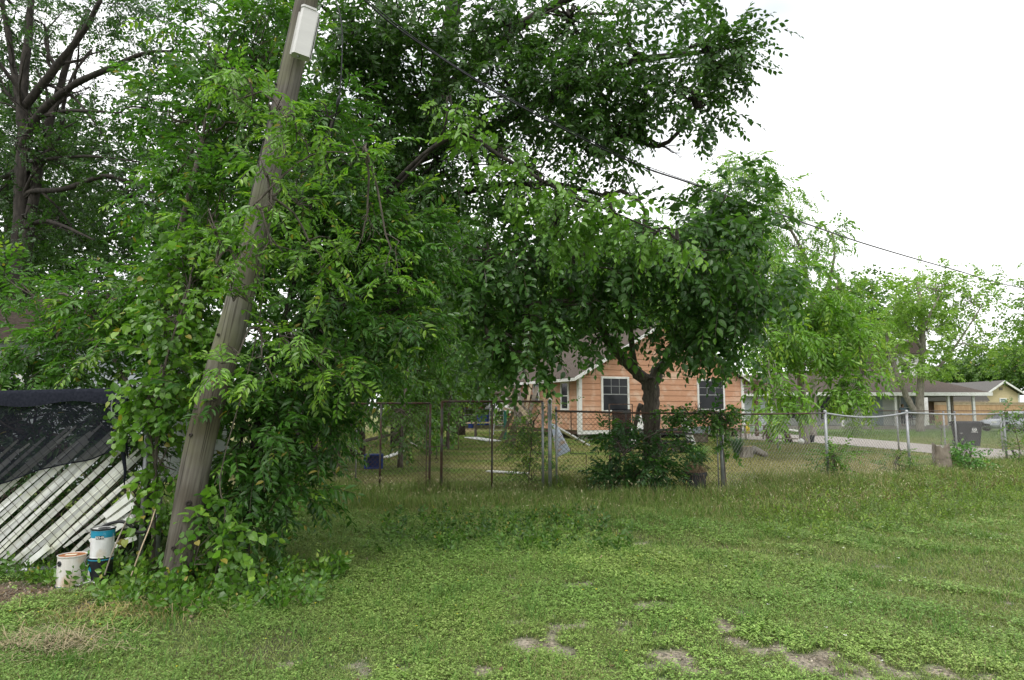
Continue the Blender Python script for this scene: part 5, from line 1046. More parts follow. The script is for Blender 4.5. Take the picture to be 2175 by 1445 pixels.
# ================================================================== ORANGE HOUSE
Ca, Cb = P(1232, 913, 34), P(1578, 913, 38.3); th = math.atan2(Cb[1] - Ca[1], Cb[0] - Ca[0]); W = math.hypot(Cb[0] - Ca[0], Cb[1] - Ca[1]); Dp = 9.0
FL, EV = .48, P(1232, 797, 34)[2]; PK = EV + (W / 2) * .56
h = thing('orange_house', 'orange lap sided house with white trim behind the fence', 'house', (Ca[0], Ca[1], 0), th)
def laps(m, x0, x1, y, z0, z1, step, face=(0, -1), tilt=.012, clip=None):
    "lap boards on a wall at local y (face -y) or local x"
    z = z0
    while z < z1 - .01:
        zt = min(z + step, z1); a, b2 = (x0, x1) if clip is None else clip(z, zt)
        if b2 > a:
            if face[1]: m.prism([(y - tilt - .035, z + .02), (y - .032, zt), (y + .05, zt), (y + .05, z + .02)], (0, 1, 0), (0, 0, 1), (b2 - a, 0, 0), (a, 0, 0))
            else: m.prism([(y - tilt - .035, z + .02), (y - .032, zt), (y + .05, zt), (y + .05, z + .02)], (1, 0, 0), (0, 0, 1), (0, b2 - a, 0), (0, a, 0))
        z = zt
m = MB(); m.box((W / 2, Dp / 2, (FL + EV) / 2), (W - .01, Dp - .06, EV - FL)); m.prism([(.03, EV), (W - .03, EV), (W / 2, PK - .04)], (1, 0, 0), (0, 0, 1), (0, Dp - .1, 0), (0, .05, 0))
laps(m, 0, W, 0, FL, EV, .30); laps(m, 0, W, 0, EV, PK, .30, clip=lambda a, b2: ((b2 - EV) / (PK - EV) * W / 2, W - (b2 - EV) / (PK - EV) * W / 2)); laps(m, 0, Dp, 0, FL, EV, .30, face=(1, 0)); m.build('wall', M['siding'], h)
for x_ in (0, W): m = MB(); m.box((x_, -.04, (FL + EV) / 2 - .02), (.19, .10, EV - FL + .04)); m.build('corner_trim', M['white'], h)
m = MB(); m.box((-.045, .10, (FL + EV) / 2), (.05, .16, EV - FL)); m.build('corner_trim', M['white'], h)
m = MB(); m.box((1.05, -.015, FL - .10), (2.4, .09, .19)); m.build('skirt_board', M['white'], h)
m = MB(); m.box((W / 2 + 1.3, .03, FL - .10), (W - 2.7, .05, .18)); m.box((.03, Dp / 2, FL - .1), (.05, Dp, .18)); m.build('sill_beam', M['terracotta'], h)
for x_ in (.3, 2.6, 4.9, 7.2, W - .3):
    m = MB(); m.box((x_, .25, .18), (.36, .36, .40)); m.build('foundation_pier', M['concrete'], h)
ov, th_r = .35, .12; sl = math.atan2(PK - EV, W / 2); m = MB()
for sg in (1, -1):
    e0 = np.array([W / 2, EV + (PK - EV)]); ex = W / 2 + sg * (W / 2 + .45); ez = EV - .45 * (PK - EV) / (W / 2)
    m.prism([(W / 2, PK + .02), (ex, ez + .02), (ex, ez + .14), (W / 2, PK + .16)], (1, 0, 0), (0, 0, 1), (0, Dp + 2 * ov, 0), (0, -ov, 0))
m.build('roof', M['roof'], h); m = MB()
for sg in (1, -1):
    ex = W / 2 + sg * (W / 2 + .47); ez = EV - .47 * (PK - EV) / (W / 2)
    m.prism([(W / 2, PK - .04), (ex, ez - .04), (ex, ez + .13), (W / 2, PK + .13)], (1, 0, 0), (0, 0, 1), (0, .05, 0), (0, -ov - .052, 0))
    m.box((ex - sg * .02, Dp / 2, ez + .03), (.04, Dp + 2 * ov, .16))
m.build('fascia', M['white'], h)
# rear porch wing
m = MB(); m.box((-.35, Dp * .75, 2.3), (2.6, 4.2, .12), np.array([[.98, 0, .2], [0, 1, 0], [-.2, 0, .98]])); m.build('porch_roof', M['roof'], h)
def window(par, x, y, z0, z1, w_, fmt='white', pane='glass', muntin=True, axis=0, fw=.11):
    "axis 0: on a wall facing -y; axis 1: facing -x"
    t_ = (lambda a, b2, c: (a, b2, c)) if axis == 0 else (lambda a, b2, c: (b2, a, c)); bs = (lambda m, c, s: m.box(t_(*c), t_(*s)))
    m = MB(); zc = (z0 + z1) / 2; hgt_ = z1 - z0
    bs(m, (x - w_ / 2, y - .065, zc), (fw, .06, hgt_ + fw)); bs(m, (x + w_ / 2, y - .065, zc), (fw, .06, hgt_ + fw)); bs(m, (x, y - .065, z1), (w_ - fw, .056, fw)); bs(m, (x, y - .07, z0), (w_ - fw, .07, fw)); f = m.build('window', M[fmt], par)
    m = MB(); bs(m, (x, y - .058, zc), (w_ - fw, .012, hgt_ - fw)); m.build('pane', M[pane], f)
    m = MB(); bs(m, (x, y - .072, zc), (w_ - fw, .014, .05))
    if muntin:
        zu0, zu1 = zc + .03, z1 - fw / 2
        for k in (1, 2): bs(m, (x - w_ / 2 + fw / 2 + (w_ - fw) * k / 3, y - .070, (zu0 + zu1) / 2), (.028, .010, zu1 - zu0))
        bs(m, (x, y - .071, (zu0 + zu1) / 2), (w_ - fw - .002, .008, .026))
    m.build('sash_bars', M['sash' if muntin else 'white'], f)
px2u = lambda px: (lambda r: (r * Ca[1] - Ca[0]) / (math.cos(th) - r * math.sin(th)))((px - W0 / 2) / (FPX * CP))
for a, b2 in ((1276, 1331), (1478, 1532)):
    ua, ub = px2u(a), px2u(b2); window(h, (ua + ub) / 2, 0, 1.46 if a < 1400 else 1.52, 3.22 if a < 1400 else 3.2, ub - ua)
window(h, 1.5, -.0, 1.55, 3.0, .8, axis=1, muntin=False); window(h, 5.0, 0, 2.0, 3.1, .7, axis=1, muntin=False)
m = MB(); m.box((-.05, 3.2, 1.35), (.04, .35, 1.7)); m.build('meter_panel', M['white'], h)
m = MB(); m.box((W + .8, -.1, 3.1), (1.5, .25, .25)); m.box((W + .95, -.1, 1.55), (.16, .16, 3.1)); m.build('side_porch_frame', M['terracotta'], h)

# shed behind the lumber
g = P(1120, 868, 52); t = thing('brown_shed', 'low brown shed with a dark lean to roof behind the lumber pile', 'shed', (g[0], 52, 0), .05)
m = MB(); m.box((.3, 1.5, 1.75), (3.4, 3, 3.5)); m.build('wall', M['brownwall'], t); m = MB(); m.prism([(-2.0, 3.1), (-1.1, 3.75), (.4, 4.1), (2.3, 4.15), (2.3, 4.3), (.3, 4.25), (-1.2, 3.9), (-2.1, 3.2)], (1, 0, 0), (0, 0, 1), (0, 4, 0), (0, -.6, 0)); m.build('roof', M['roof'], t)
m = MB(); m.lathe([(.001, -.14), (.1, -.1), (.14, 0), (.1, .1), (.001, .14)], (1.1, -.2, 2.9), 12); m.tube([[1.1, -.2, 2.8], [1.15, -.1, 2.4]], .04, 6); m.build('lamp', M['black'], t)
# white sided house at the left
g = P(130, 868, 14); t = thing('white_house', 'white sided house glimpsed through the leaves behind the slatted fence', 'house', (g[0], 14, 0), .1)
m = MB(); m.box((0, 2.5, 1.55), (3.8, 5, 3.1)); laps(m, -1.9, 1.9, -.0, .1, 3.1, .13, tilt=.02); m.build('wall', M['whiteside'], t)
m = MB(); m.prism([(-2.3, 3.0), (2.3, 3.0), (2.3, 3.2), (0, 4.0), (-2.3, 3.2)], (1, 0, 0), (0, 0, 1), (0, 5.8, 0), (0, -.5, 0)); m.build('roof', M['roof'], t)
window(t, -1.1, -.02, 1.3, 2.3, .7)

# ================================================================== GREY PORCH HOUSE
YP = 52.0
def HX(px, Yd=YP): return P(px, 868, Yd)[0]
def HZ(py, Yd=YP): return P(1087, py, Yd)[2]
x0, x1 = HX(1596), HX(2095); xw = HX(1985); O = (HX(1850), YP, 0)
h = thing('porch_house', 'grey green single storey house with a long white posted porch', 'house', O)
ze = HZ(838); zf = .22; ls = lambda p: np.array(p) - np.array(O)
m = MB(); m.box(ls(((x0 + xw) / 2, YP + 6.2, (zf + ze) / 2)), (xw - x0, 7, ze - zf)); xl = x0 - 0; m.build('wall', M['greyside'], h)
m = MB(); m.box(ls(((x0 + x1) / 2, YP + 1.6, zf / 2)), (x1 - x0 - .4, 3.6, zf)); m.build('porch_floor', M['concrete'], h)
for px in (1598, 1638, 1730, 1788, 1845, 1902, 1960, 2015, 2068):
    m = MB(); x = HX(px) - O[0]; m.box((x, 0, (zf + ze) / 2), (.18, .18, ze - zf)); m.box((x, 0, zf + .1), (.2, .2, .16)); m.box((x, 0, ze - .08), (.2, .2, .12)); m.build('porch_post', M['white'], h)
m = MB(); m.box(ls((xw, YP + 1.8, (zf + ze) / 2)), (.16, .2, ze - zf)); m.build('side_post', M['oldwood'], h); m = MB(); m.box(ls((HX(2022, YP + 3.4), YP + 3.4, (zf + ze) / 2)), (.2, .2, ze - zf)); m.build('side_post', M['oldwood'], h)
zr = HZ(797) + .45; a0, a1 = x0 - .4, x1 + .25
V = ls([[a0, YP - .4, ze + .12], [a1, YP - .4, ze + .12], [a1, YP + 11, ze + .12], [a0, YP + 11, ze + .12], [a0 + 3, YP + 5.3, zr], [HX(2002), YP + 5.3, zr],
        [a0, YP - .4, ze - .02], [a1, YP - .4, ze - .02], [a1, YP + 11, ze - .02], [a0, YP + 11, ze - .02]])
m = MB(); m.add(V, [[0, 1, 5, 4], [1, 2, 5], [2, 3, 4, 5], [3, 0, 4], [6, 9, 8, 7], [0, 6, 7, 1], [1, 7, 8, 2], [2, 8, 9, 3], [3, 9, 6, 0]]); m.build('roof', M['roof'], h)
m = MB(); m.box(ls(((a0 + a1) / 2, YP - .43, ze + .02)), (a1 - a0, .05, .26)); m.box(ls((a1 + .03, YP + 5.3, ze + .02)), (.05, 11.4, .26)); m.build('fascia', M['white'], h)
yw = YP + 2.7; 
def hw_(px0, px1, py0, py1, pane, mun=False):
    xa, xb = HX(px0, yw) - O[0], HX(px1, yw) - O[0]; window(h, (xa + xb) / 2, 2.7, HZ(py1, yw), HZ(py0, yw), xb - xa, pane=pane, muntin=mun, fw=.14)
hw_(1740, 1775, 842, 893, 'glass', True); hw_(1911, 1945, 842, 890, 'curtain'); hw_(1655, 1690, 842, 890, 'glass')
m = MB(); xa, xb = HX(1850, yw) - O[0], HX(1874, yw) - O[0]; m.box(((xa + xb) / 2, 2.66, (zf + HZ(840, yw)) / 2), (xb - xa, .06, HZ(840, yw) - zf)); d_ = m.build('door', M['door'], h); m = MB(); m.lathe([(.001, -.04), (.04, 0), (.001, .04)], (xb - .15, 2.58, 1.2), 8); m.build('handle', M['galv'], d_)
# pale sided left wing with rusty tin roof
t = thing('pale_wing', 'pale lap sided outbuilding with a rusty tin roof right of the orange house', 'outbuilding', (HX(1596, 47), 47, 0))
m = MB(); xw2 = 1.0; m.box((-.2, 1.5, 1.35), (2.4, 3, 2.7)); laps(m, -1.4, 1.0, -.0, .1, 2.7, .16, tilt=.03); m.build('wall', M['whiteside'], t)
m = MB(); m.prism([(-.7, 2.55), (2.2, 4.0), (2.2, 4.08), (-.7, 2.63)], (0, 1, 0), (0, 0, 1), (3.4, 0, 0), (-1.7, 0, 0)); m.build('roof', M['rust'], t); m = MB(); m.box((0, -.72, 2.55), (3.4, .04, .16)); m.build('fascia', M['white'], t)
m = MB(); m.box((.35, -.09, 1.7), (.2, .12, .5)); m.tube([[.35, -.06, 1.95], [.35, -.06, 2.6]], .03, 6); m.build('electric_meter', M['galv'], t)
# tall white house behind
Yb = 62; t = thing('two_storey_house', 'upper storey of a white house with brown roofs showing over the porch house ridge', 'house', (P(1935, 868, Yb)[0], Yb, 0))
zz = lambda py: P(1087, py, Yb)[2]; s_ = Yb / FPX
m = MB(); m.box((.3, 3, zz(752) / 2), (60 * s_, 6, zz(752))); m.box((-85 * s_, 3, zz(790) / 2), (90 * s_, 5, zz(790))); m.build('wall', M['white'], t)
m = MB(); m.prism([(-40 * s_ + .3, zz(752)), (40 * s_ + .3, zz(752)), (.3, zz(722))], (1, 0, 0), (0, 0, 1), (0, 7, 0), (0, -.5, 0)); m.prism([(-3.3 - 65 * s_, zz(790)), (-2.8 + 20 * s_, zz(790)), (-3.0 - 5 * s_, zz(735))], (1, 0, 0), (0, 0, 1), (0, 6, 0), (0, -.3, 0)); m.build('roof', M['roof'], t)
window(t, -.35, -.02, zz(792), zz(766), 1.0, muntin=False); window(t, -2.6, .45, zz(800), zz(793), .9, muntin=False)
# cream house
Yb = 78; t = thing('cream_house', 'cream sided house with a gable beyond the wooden fence', 'house', (P(2130, 868, Yb)[0], Yb, 0)); s_ = Yb / FPX; zz = lambda py: P(1087, py, Yb)[2]
wl, wr = -34 * s_, 35 * s_; ez, pz = zz(836), zz(818) + .3
m = MB(); m.box((0, 5, ez / 2), (wr - wl, 10, ez)); m.prism([(wl, ez), (wr, ez), (0, pz)], (1, 0, 0), (0, 0, 1), (0, 10, 0)); laps(m, wl, wr, 0, 1, ez, .2); laps(m, wl, wr, 0, ez, pz, .2, clip=lambda a, b2: (wl * (1 - (b2 - ez) / (pz - ez)), wr * (1 - (b2 - ez) / (pz - ez)))); m.box((wl - 1.5, 6, ez / 2 - .2), (3, 6, ez - .4)); m.build('wall', M['yellowside'], t)
m = MB()
for sg, e in ((-1, wl), (1, wr)): ex = e + sg * .5; m.prism([(0, pz + .1), (ex, ez - .2), (ex, ez - .08), (0, pz + .24)], (1, 0, 0), (0, 0, 1), (0, 11, 0), (0, -.6, 0))
m.prism([(-.5, ez - .25), (4, pz + .05), (4, pz + .2), (-.5, ez - .05)], (0, 1, 0), (0, 0, 1), (5.5, 0, 0), (wl - 5.0, 2.0, 0)); m.build('roof', M['roofgrey'], t)
m = MB()
for sg, e in ((-1, wl), (1, wr)): ex = e + sg * .52; m.prism([(0, pz - .02), (ex, ez - .34), (ex, ez - .1), (0, pz + .22)], (1, 0, 0), (0, 0, 1), (0, .06, 0), (0, -.67, 0))
m.box((wl, -.03, ez / 2), (.2, .08, ez)); m.box((wr, -.03, ez / 2), (.2, .08, ez)); m.build('trim', M['white'], t)
window(t, 0 + .05, -.02, zz(853) - .2, zz(847), .75, pane='curtain', muntin=False); m = MB(); m.box((-.1, -.04, pz - .75), (.4, .06, .35)); m.build('gable_vent', M['oldwood'], t)
g = P(2053, 868, 66); t = thing('carport', 'low dark open carport before the cream house', 'carport', (g[0], 66, 0)); m = MB(); m.prism([(-1.9, 2.35), (2.4, 2.35), (2.0, 3.0), (-1.9, 3.1)], (1, 0, 0), (0, 0, 1), (0, 4, 0)); m.build('roof', M['roofgrey'], t); m = MB(); m.box((0, 3.2, 1.2), (4, .1, 2.3)); m.build('back_wall', M['terracotta'], t); m = MB(); m.box((0.1, -.02, 2.3), (4.2, .04, .16)); m.build('fascia', M['oldwood'], t)
# board fence
Yb = 59; xa, xb = P(1984, 868, Yb)[0], P(2480, 868, Yb)[0]; t = thing('board_fence', 'new tan wooden board fence beside the porch house', 'fence', (xa, Yb, 0)); zt = P(1087, 855, Yb)[2]; rs = np.random.default_rng(4)
m = MB(); x = 0
while x < xb - xa: m.box((x + .07, rs.normal() * .004, zt / 2 - .03), (.138, .02, zt - .06 + rs.normal() * .008)); x += .142
m.build('boards', M['newwood'], t); m = MB(); m.box(((xb - xa) / 2, -.04, zt), (xb - xa, .14, .04)); m.box(((xb - xa) / 2, -.035, zt - .12), (xb - xa, .03, .18)); m.build('cap_rail', M['palewood'], t)
m = MB()
for k in range(9): m.box((k * 2.4 + .1, .06, zt / 2), (.1, .09, zt - .05))
m.build('posts', M['newwood'], t)

# ================================================================== CAR
g = G(2154, 911); YC = 47.0; cx = P(2154, 900, YC)[0]
t = thing('parked_car', 'silver saloon car parked before the board fence cut by the right edge', 'car', (cx, YC, 0), math.radians(6)); t.scale = (1.0, 1.0, .97)
st = np.array([-2.32, -2.25, -2.05, -1.7, -1.3, -1.0, -.5, 0, .5, 1.0, 1.5, 1.9, 2.2, 2.32]); zt = np.array([.55, .66, .76, .84, .89, .93, .95, .96, .97, .98, .98, .97, .9, .7]); zb2 = np.array([.36, .26, .22, .2, .19, .19, .19, .19, .19, .19, .2, .22, .28, .4]); hw = np.array([.55, .70, .80, .86, .89, .90, .91, .91, .91, .91, .90, .86, .78, .66])
m = MB(); V = []
for x, a, b2, w_ in zip(st, zt, zb2, hw):
    V += [[x, -w_ * .86, b2], [x, -w_ * .98, b2 + .12], [x, -w_, b2 + (a - b2) * .5], [x, -w_ * .96, a - .06], [x, -w_ * .80, a], [x, 0, a + .025], [x, w_ * .80, a], [x, w_ * .96, a - .06], [x, w_, b2 + (a - b2) * .5], [x, w_ * .98, b2 + .12], [x, w_ * .86, b2]]
n_ = 11; i = np.arange(len(st) - 1)[:, None]; j = np.arange(n_)[None]; j2 = (j + 1) % n_
m.add(V, [np.stack([i * n_ + j, i * n_ + j2, (i + 1) * n_ + j2, (i + 1) * n_ + j], -1).reshape(-1, 4), np.arange(n_)[None], (np.arange(n_)[::-1] + (len(st) - 1) * n_)[None]]); m.build('body', M['carpaint'], t, smooth=True)
ct = np.array([[-1.15, .93, .78], [-.75, 1.17, .70], [-.35, 1.36, .63], [0, 1.43, .61], [.6, 1.44, .61], [1.05, 1.36, .62], [1.5, 1.15, .68], [1.9, .97, .76]]); m = MB(); V = []
for x, z_, w_ in ct: V += [[x, -w_ - (1.43 - z_) * .12, .93 if True else 0], [x, -w_, z_ - .05], [x, -w_ * .85, z_], [x, w_ * .85, z_], [x, w_, z_ - .05], [x, w_ + (1.43 - z_) * .12, .93]]
i = np.arange(len(ct) - 1)[:, None]; j = np.arange(5)[None]; m.add(V, np.stack([i * 6 + j, i * 6 + j + 1, (i + 1) * 6 + j + 1, (i + 1) * 6 + j], -1).reshape(-1, 4)); m.build('cabin', M['carpaint'], t, smooth=True)
for sg in (-1, 1):
    for poly in ([(-.85, .98), (-.02, .98), (-.02, 1.33), (-.32, 1.29)], [(.06, .98), (1.0, .98), (1.25, 1.16), (.9, 1.32), (.06, 1.34)]):
        m = MB(); V = [[x, sg * (.79 - (z_ - .98) * .36 + .015 + .0), z_] for x, z_ in poly]; V2 = [[a, b2 - sg * .02, c] for a, b2, c in V]; n_ = len(V); m.add(V + V2, [list(range(n_)), list(range(2 * n_ - 1, n_ - 1, -1))]); m.build('side_window', M['glass'], t)
m = MB(); m.add([[-1.2, -.70, .955], [-1.2, .70, .955], [-.42, .56, 1.345], [-.42, -.56, 1.345]], np.array([[0, 1, 2, 3]])); m.V[-1][:, 2] += .012; m.V[-1][:, 0] -= .02; m.build('windscreen', M['glass'], t)
for x in (-1.42, 1.38):
    for sg in (-1, 1):
        m = MB(); m.lathe([(.18, -.1), (.3, -.1), (.325, -.07), (.325, .07), (.3, .1), (.18, .1)], (x, sg * .80, .325), 24, R=np.array([[1, 0, 0], [0, 0, 1], [0, -1, 0.]])); wh = m.build('tyre', M['black'], t)
        m = MB(); m.lathe([(.001, .06), (.06, .085), (.18, .07), (.215, .09), (.215, -.09), (.001, -.09)], (x, sg * .80, .325), 20, R=np.array([[1, 0, 0], [0, 0, sg * 1.], [0, -sg * 1., 0.]])); m.build('rim', M['galv'], wh)
        m = MB(); aa = np.linspace(0, math.pi, 12); m.tube(np.stack([x + np.cos(aa) * .36, sg * .885 + 0 * aa, .33 + np.sin(aa) * .36], 1), .03, 6); m.build('wheel_arch', M['binplastic'], t, smooth=True)
for sg in (-1, 1):
    m = MB(); m.box((-2.12, sg * .66, .68), (.28, .22, .12), rz(sg * .5)); m.build('headlight', M['white'], t)
    m = MB(); m.box((-.75, sg * .98, 1.0), (.12, .16, .1)); m.build('wing_mirror', M['carpaint'], t)
# ================================================================== TRASH BIN
g = P(2055, 948, 28); t = thing('trash_bin', 'charcoal wheeled trash bin with a round white emblem', 'trash bin', (g[0], 28, 0), math.radians(-14))
m = MB()
V = [[-.34, -.34, .06], [.34, -.34, .06], [.34, .34, .06], [-.34, .34, .06], [-.43, -.43, .96], [.43, -.43, .96], [.43, .43, .96], [-.43, .43, .96]]
m.add(V, [[3, 2, 1, 0], [4, 5, 6, 7], [0, 1, 5, 4], [1, 2, 6, 5], [2, 3, 7, 6], [3, 0, 4, 7]]); m.box((0, 0, .9), (.92, .92, .07)); m.build('body', M['binplastic'], t)
m = MB(); m.prism([(-.48, .97), (.46, .97), (.44, 1.02), (.1, 1.07), (-.3, 1.06), (-.47, 1.01)], (0, 1, 0), (0, 0, 1), (.98, 0, 0), (-.49, 0, 0)); m.build('lid', M['binplastic'], t)
m = MB(); m.tube([[-.4, .5, .98], [.4, .5, .98]], .02, 8); m.build('handle', M['binplastic'], t)
for x in (-.36, .36): m = MB(); m.lathe([(.001, -.04), (.14, -.04), (.14, .04), (.001, .04)], (x, .36, .14), 16, R=np.array([[0, 0, 1.], [1, 0, 0], [0, 1, 0]])); m.build('wheel', M['black'], t)
RF = np.array([[1, 0, 0], [0, .1, -.995], [0, .995, .1]]); yy = lambda z_: -.34 - (z_ - .06) * .1
m = MB(); m.lathe([(.055, 0), (.085, 0), (.085, .008), (.055, .008)], (.14, yy(.74) - .004, .74), 24, R=RF); m.lathe([(.001, 0), (.03, 0), (.03, .009), (.001, .009)], (.14, yy(.74) - .004, .74), 12, R=RF); m.box((.14, yy(.63) - .006, .63), (.26, .008, .022)); m.box((-.33, yy(.58) - .006, .58), (.1, .008, .02)); m.box((-.3, yy(.32) - .006, .32), (.1, .008, .02)); m.build('emblem', M['white'], t)
m = MB(); m.box((.05, -.47, .86), (.2, .06, .04)); m.build('catch_bar', M['black'], t)

# ================================================================== PERSON ON THE PORCH
YQ = 53.4; gx_ = P(1917, 868, YQ)[0]
pr = thing('person', 'person in a light blue top standing on the porch before the curtained window', 'person', (gx_, YQ, zf), math.radians(0))
def skin(name, verts, edges, rad, mt, par, sub=2):
    me = bpy.data.meshes.new(name); me.from_pydata(verts, edges, []); o = bpy.data.objects.new(name, me); C.objects.link(o); o.parent = par
    md = o.modifiers.new('s', 'SKIN'); o.data.materials.append(M[mt])
    for i, r in enumerate(rad): o.data.skin_vertices[0].data[i].radius = r if isinstance(r, tuple) else (r, r); 
    o.data.skin_vertices[0].data[0].use_root = True
    sb = o.modifiers.new('sub', 'SUBSURF'); sb.levels = sub; sb.render_levels = sub; return o
bv = [(0, 0, .93), (0, 0, 1.12), (0, 0, 1.33), (0, 0, 1.43), (0, -.01, 1.50), (0, -.015, 1.58), (0, -.01, 1.66),
      (.09, 0, .88), (.10, -.01, .50), (.10, .02, .09), (.11, -.13, .04), (-.09, 0, .88), (-.10, -.01, .50), (-.10, .02, .09), (-.11, -.13, .04),
      (.18, 0, 1.38), (.24, .02, 1.12), (.20, -.12, .93), (.17, -.17, .87), (-.18, 0, 1.38), (-.25, .02, 1.12), (-.20, -.14, .95), (-.16, -.19, .90)]
be = [(0, 1), (1, 2), (2, 3), (3, 4), (4, 5), (5, 6), (0, 7), (7, 8), (8, 9), (9, 10), (0, 11), (11, 12), (12, 13), (13, 14), (3, 15), (15, 16), (16, 17), (17, 18), (3, 19), (19, 20), (20, 21), (21, 22)]
br = [(.16, .12), (.15, .11), (.17, .11), (.10, .08), (.055, .055), (.085, .095), (.075, .085), .085, .058, .04, .035, .085, .058, .04, .035, .06, .042, .032, .025, .06, .042, .032, .025]
skin('body', bv, be, br, 'skin', pr)
skin('shirt', [(0, 0, .90), (0, 0, 1.12), (0, 0, 1.32), (0, 0, 1.42), (.19, 0, 1.38), (.24, .015, 1.18), (-.19, 0, 1.38), (-.245, .015, 1.18)], [(0, 1), (1, 2), (2, 3), (3, 4), (4, 5), (3, 6), (6, 7)], [(.2, .15), (.18, .14), (.2, .14), (.11, .095), .075, .065, .075, .065], 'shirt', pr)
skin('trousers', [(0, 0, .95), (.095, 0, .86), (.10, -.01, .5), (.10, .02, .12), (-.095, 0, .86), (-.10, -.01, .5), (-.10, .02, .12)], [(0, 1), (1, 2), (2, 3), (0, 4), (4, 5), (5, 6)], [(.17, .13), .1, .075, .06, .1, .075, .06], 'jeans', pr)
m = MB(); m.lathe([(.001, .13), (.07, .115), (.105, .06), (.112, 0), (.10, -.06), (.08, -.09)], (0, .015, 1.625), 14); o = m.build('hair', M['hair'], pr, smooth=True)

# ================================================================== YARD CLUTTER
# blue crate
g = G(793, 996); t = thing('blue_crate', 'blue plastic crate standing on its side behind the left gate', 'crate', g, .12); w_, hh_, dd_ = .46, .38, .32
m = MB(); 
for a in [((0, dd_, hh_ / 2), (w_, .012, hh_)), ((0, dd_ / 2, .008), (w_, dd_, .012)), ((0, dd_ / 2, hh_ - .006), (w_, dd_, .012)), ((-w_ / 2, dd_ / 2, hh_ / 2), (.012, dd_, hh_ - .03)), ((w_ / 2, dd_ / 2, hh_ / 2), (.012, dd_, hh_ - .03))]: m.box(*a)
m.build('shell', M['blue'], t); m = MB()
for a in [((0, 0, .02), (w_ + .03, .03, .035)), ((0, 0, hh_ - .02), (w_ + .03, .03, .035)), ((-w_ / 2, 0, hh_ / 2), (.035, .032, hh_ - .07)), ((w_ / 2, 0, hh_ / 2), (.035, .032, hh_ - .07))]: m.box(*a)
m.build('rim', M['blue'], t)
def board(name, label, a, b2, w_, th_, mt, cat='board', up=(0, 0, 1)):
    a, b2 = np.array(a), np.array(b2); m = MB(); m.beam(a, b2, w_, th_, up); return tag(m.build(name, M[mt], loc=a), label, cat)
def gz(px, py, z): q = G(px, py); q[2] = z; return q
board('white_board', 'white board lying on the grass beside the blue crate', gz(818, 975, .04), gz(858, 960, .04), .22, .03, 'white')
board('white_board', 'short white plank lying beyond the right gate leaf', gz(1037, 1004, .035), gz(1118, 1009, .035), .22, .03, 'white')
board('white_board', 'pale panel flat on the grass in the middle of the yard', gz(1000, 931, .05), gz(1050, 939, .05), .7, .04, 'white')
board('long_plank', 'long pale plank lying under the left gate leaf', gz(700, 1046, .04), gz(945, 1042, .04), .12, .04, 'oldwood')
for k, (a, b2, lb) in enumerate([((880, 948), (905, 925), 'splintered pale board in the scrap heap by the shrubs'), ((890, 950), (900, 938), 'small broken board at the front of the scrap heap'), ((872, 940), (886, 948), 'curled white strip at the left of the scrap heap')]):
    board('broken_board', lb, P(a[0], a[1], 24), P(b2[0], b2[1], 24), .12, .03, 'palewood' if k < 2 else 'white')
board('log_rail', 'long pale pole laid across the back of the yard', P(972, 899, 42), P(1092, 897, 42), .09, .09, 'palewood', 'rail'); board('rail_block', 'short post holding up the pole at the back of the yard', P(1088, 903, 42) * [1, 1, 0], P(1088, 898, 42), .12, .12, 'oldwood', 'block')
board('rail_block', 'stone coloured block under the left end of the pole', P(975, 903, 42) * [1, 1, 0], P(975, 900, 42), .5, .3, 'concrete', 'block')
# lumber
LB = [((1064, 813), (1134, 904), 'palewood', .16, 'wide pale plank leaning highest to the left in the lumber pile'), ((1116, 808), (1103, 902), 'oldwood', .1, 'brown plank leaning to the right in the lumber pile'), ((1062, 832), (1108, 866), 'oldwood', .12, 'dark plank lying low across the lumber pile'), ((1070, 823), (1128, 880), 'oldwood', .08, 'narrow dark plank tucked under the pale one'),
      ((1099, 822), (1100, 900), 'greybark', .08, 'short grey picket standing upright in the lumber pile'), ((1104, 826), (1106, 900), 'greybark', .07, 'second grey picket standing in the lumber pile'), ((1109, 842), (1112, 900), 'greybark', .09, 'stubby grey picket at the right of the lumber pile')]
for k, (a, b2, mt, w_, lb) in enumerate(LB): board('lumber_plank', lb, P(*a, 16.4 + .1 * k), P(*b2, 16.0 + .1 * k), w_ * .6, .04, mt, up=(0, 1, 0))
for k, (a, b2, lb) in enumerate([((1093, 872), (1060, 938), 'mossy plank leaning with its foot in the grass'), ((1100, 880), (1074, 944), 'brown plank leaning against the leafy bush'), ((1104, 850), (1088, 948), 'broad weathered plank at the foot of the lumber pile')]):
    q = G(b2[0], b2[1]); q[2] = .02; board('leaning_plank', lb, P(a[0], a[1], q[1] - 1.0 if q[1] > 18 else 16), q, .14 + .08 * (k == 2), .04, 'oldwood', up=(0, 1, 0))
for k, (a, b2, mt, w_, lb) in enumerate([((1078, 818), (1120, 896), 'oldwood', .1, 'brown plank lying just above the wide pale one'), ((1128, 816), (1112, 900), 'palewood', .07, 'thin pale lath leaning right of the grey pickets'), ((1056, 846), (1120, 872), 'oldwood', .09, 'plank lying nearly level across the lumber pile'),
      ((1092, 815), (1094, 900), 'greybark', .05, 'narrow grey picket leftmost of the upright ones'), ((1140, 822), (1118, 902), 'oldwood', .1, 'brown plank leaning against the shed side of the pile'), ((1070, 868), (1140, 884), 'palewood', .06, 'pale batten low in the lumber pile')]):
    board('lumber_plank', lb, P(*a, 16.9 + .1 * k), P(*b2, 16.6 + .1 * k), w_, .04, mt, up=(0, 1, 0))
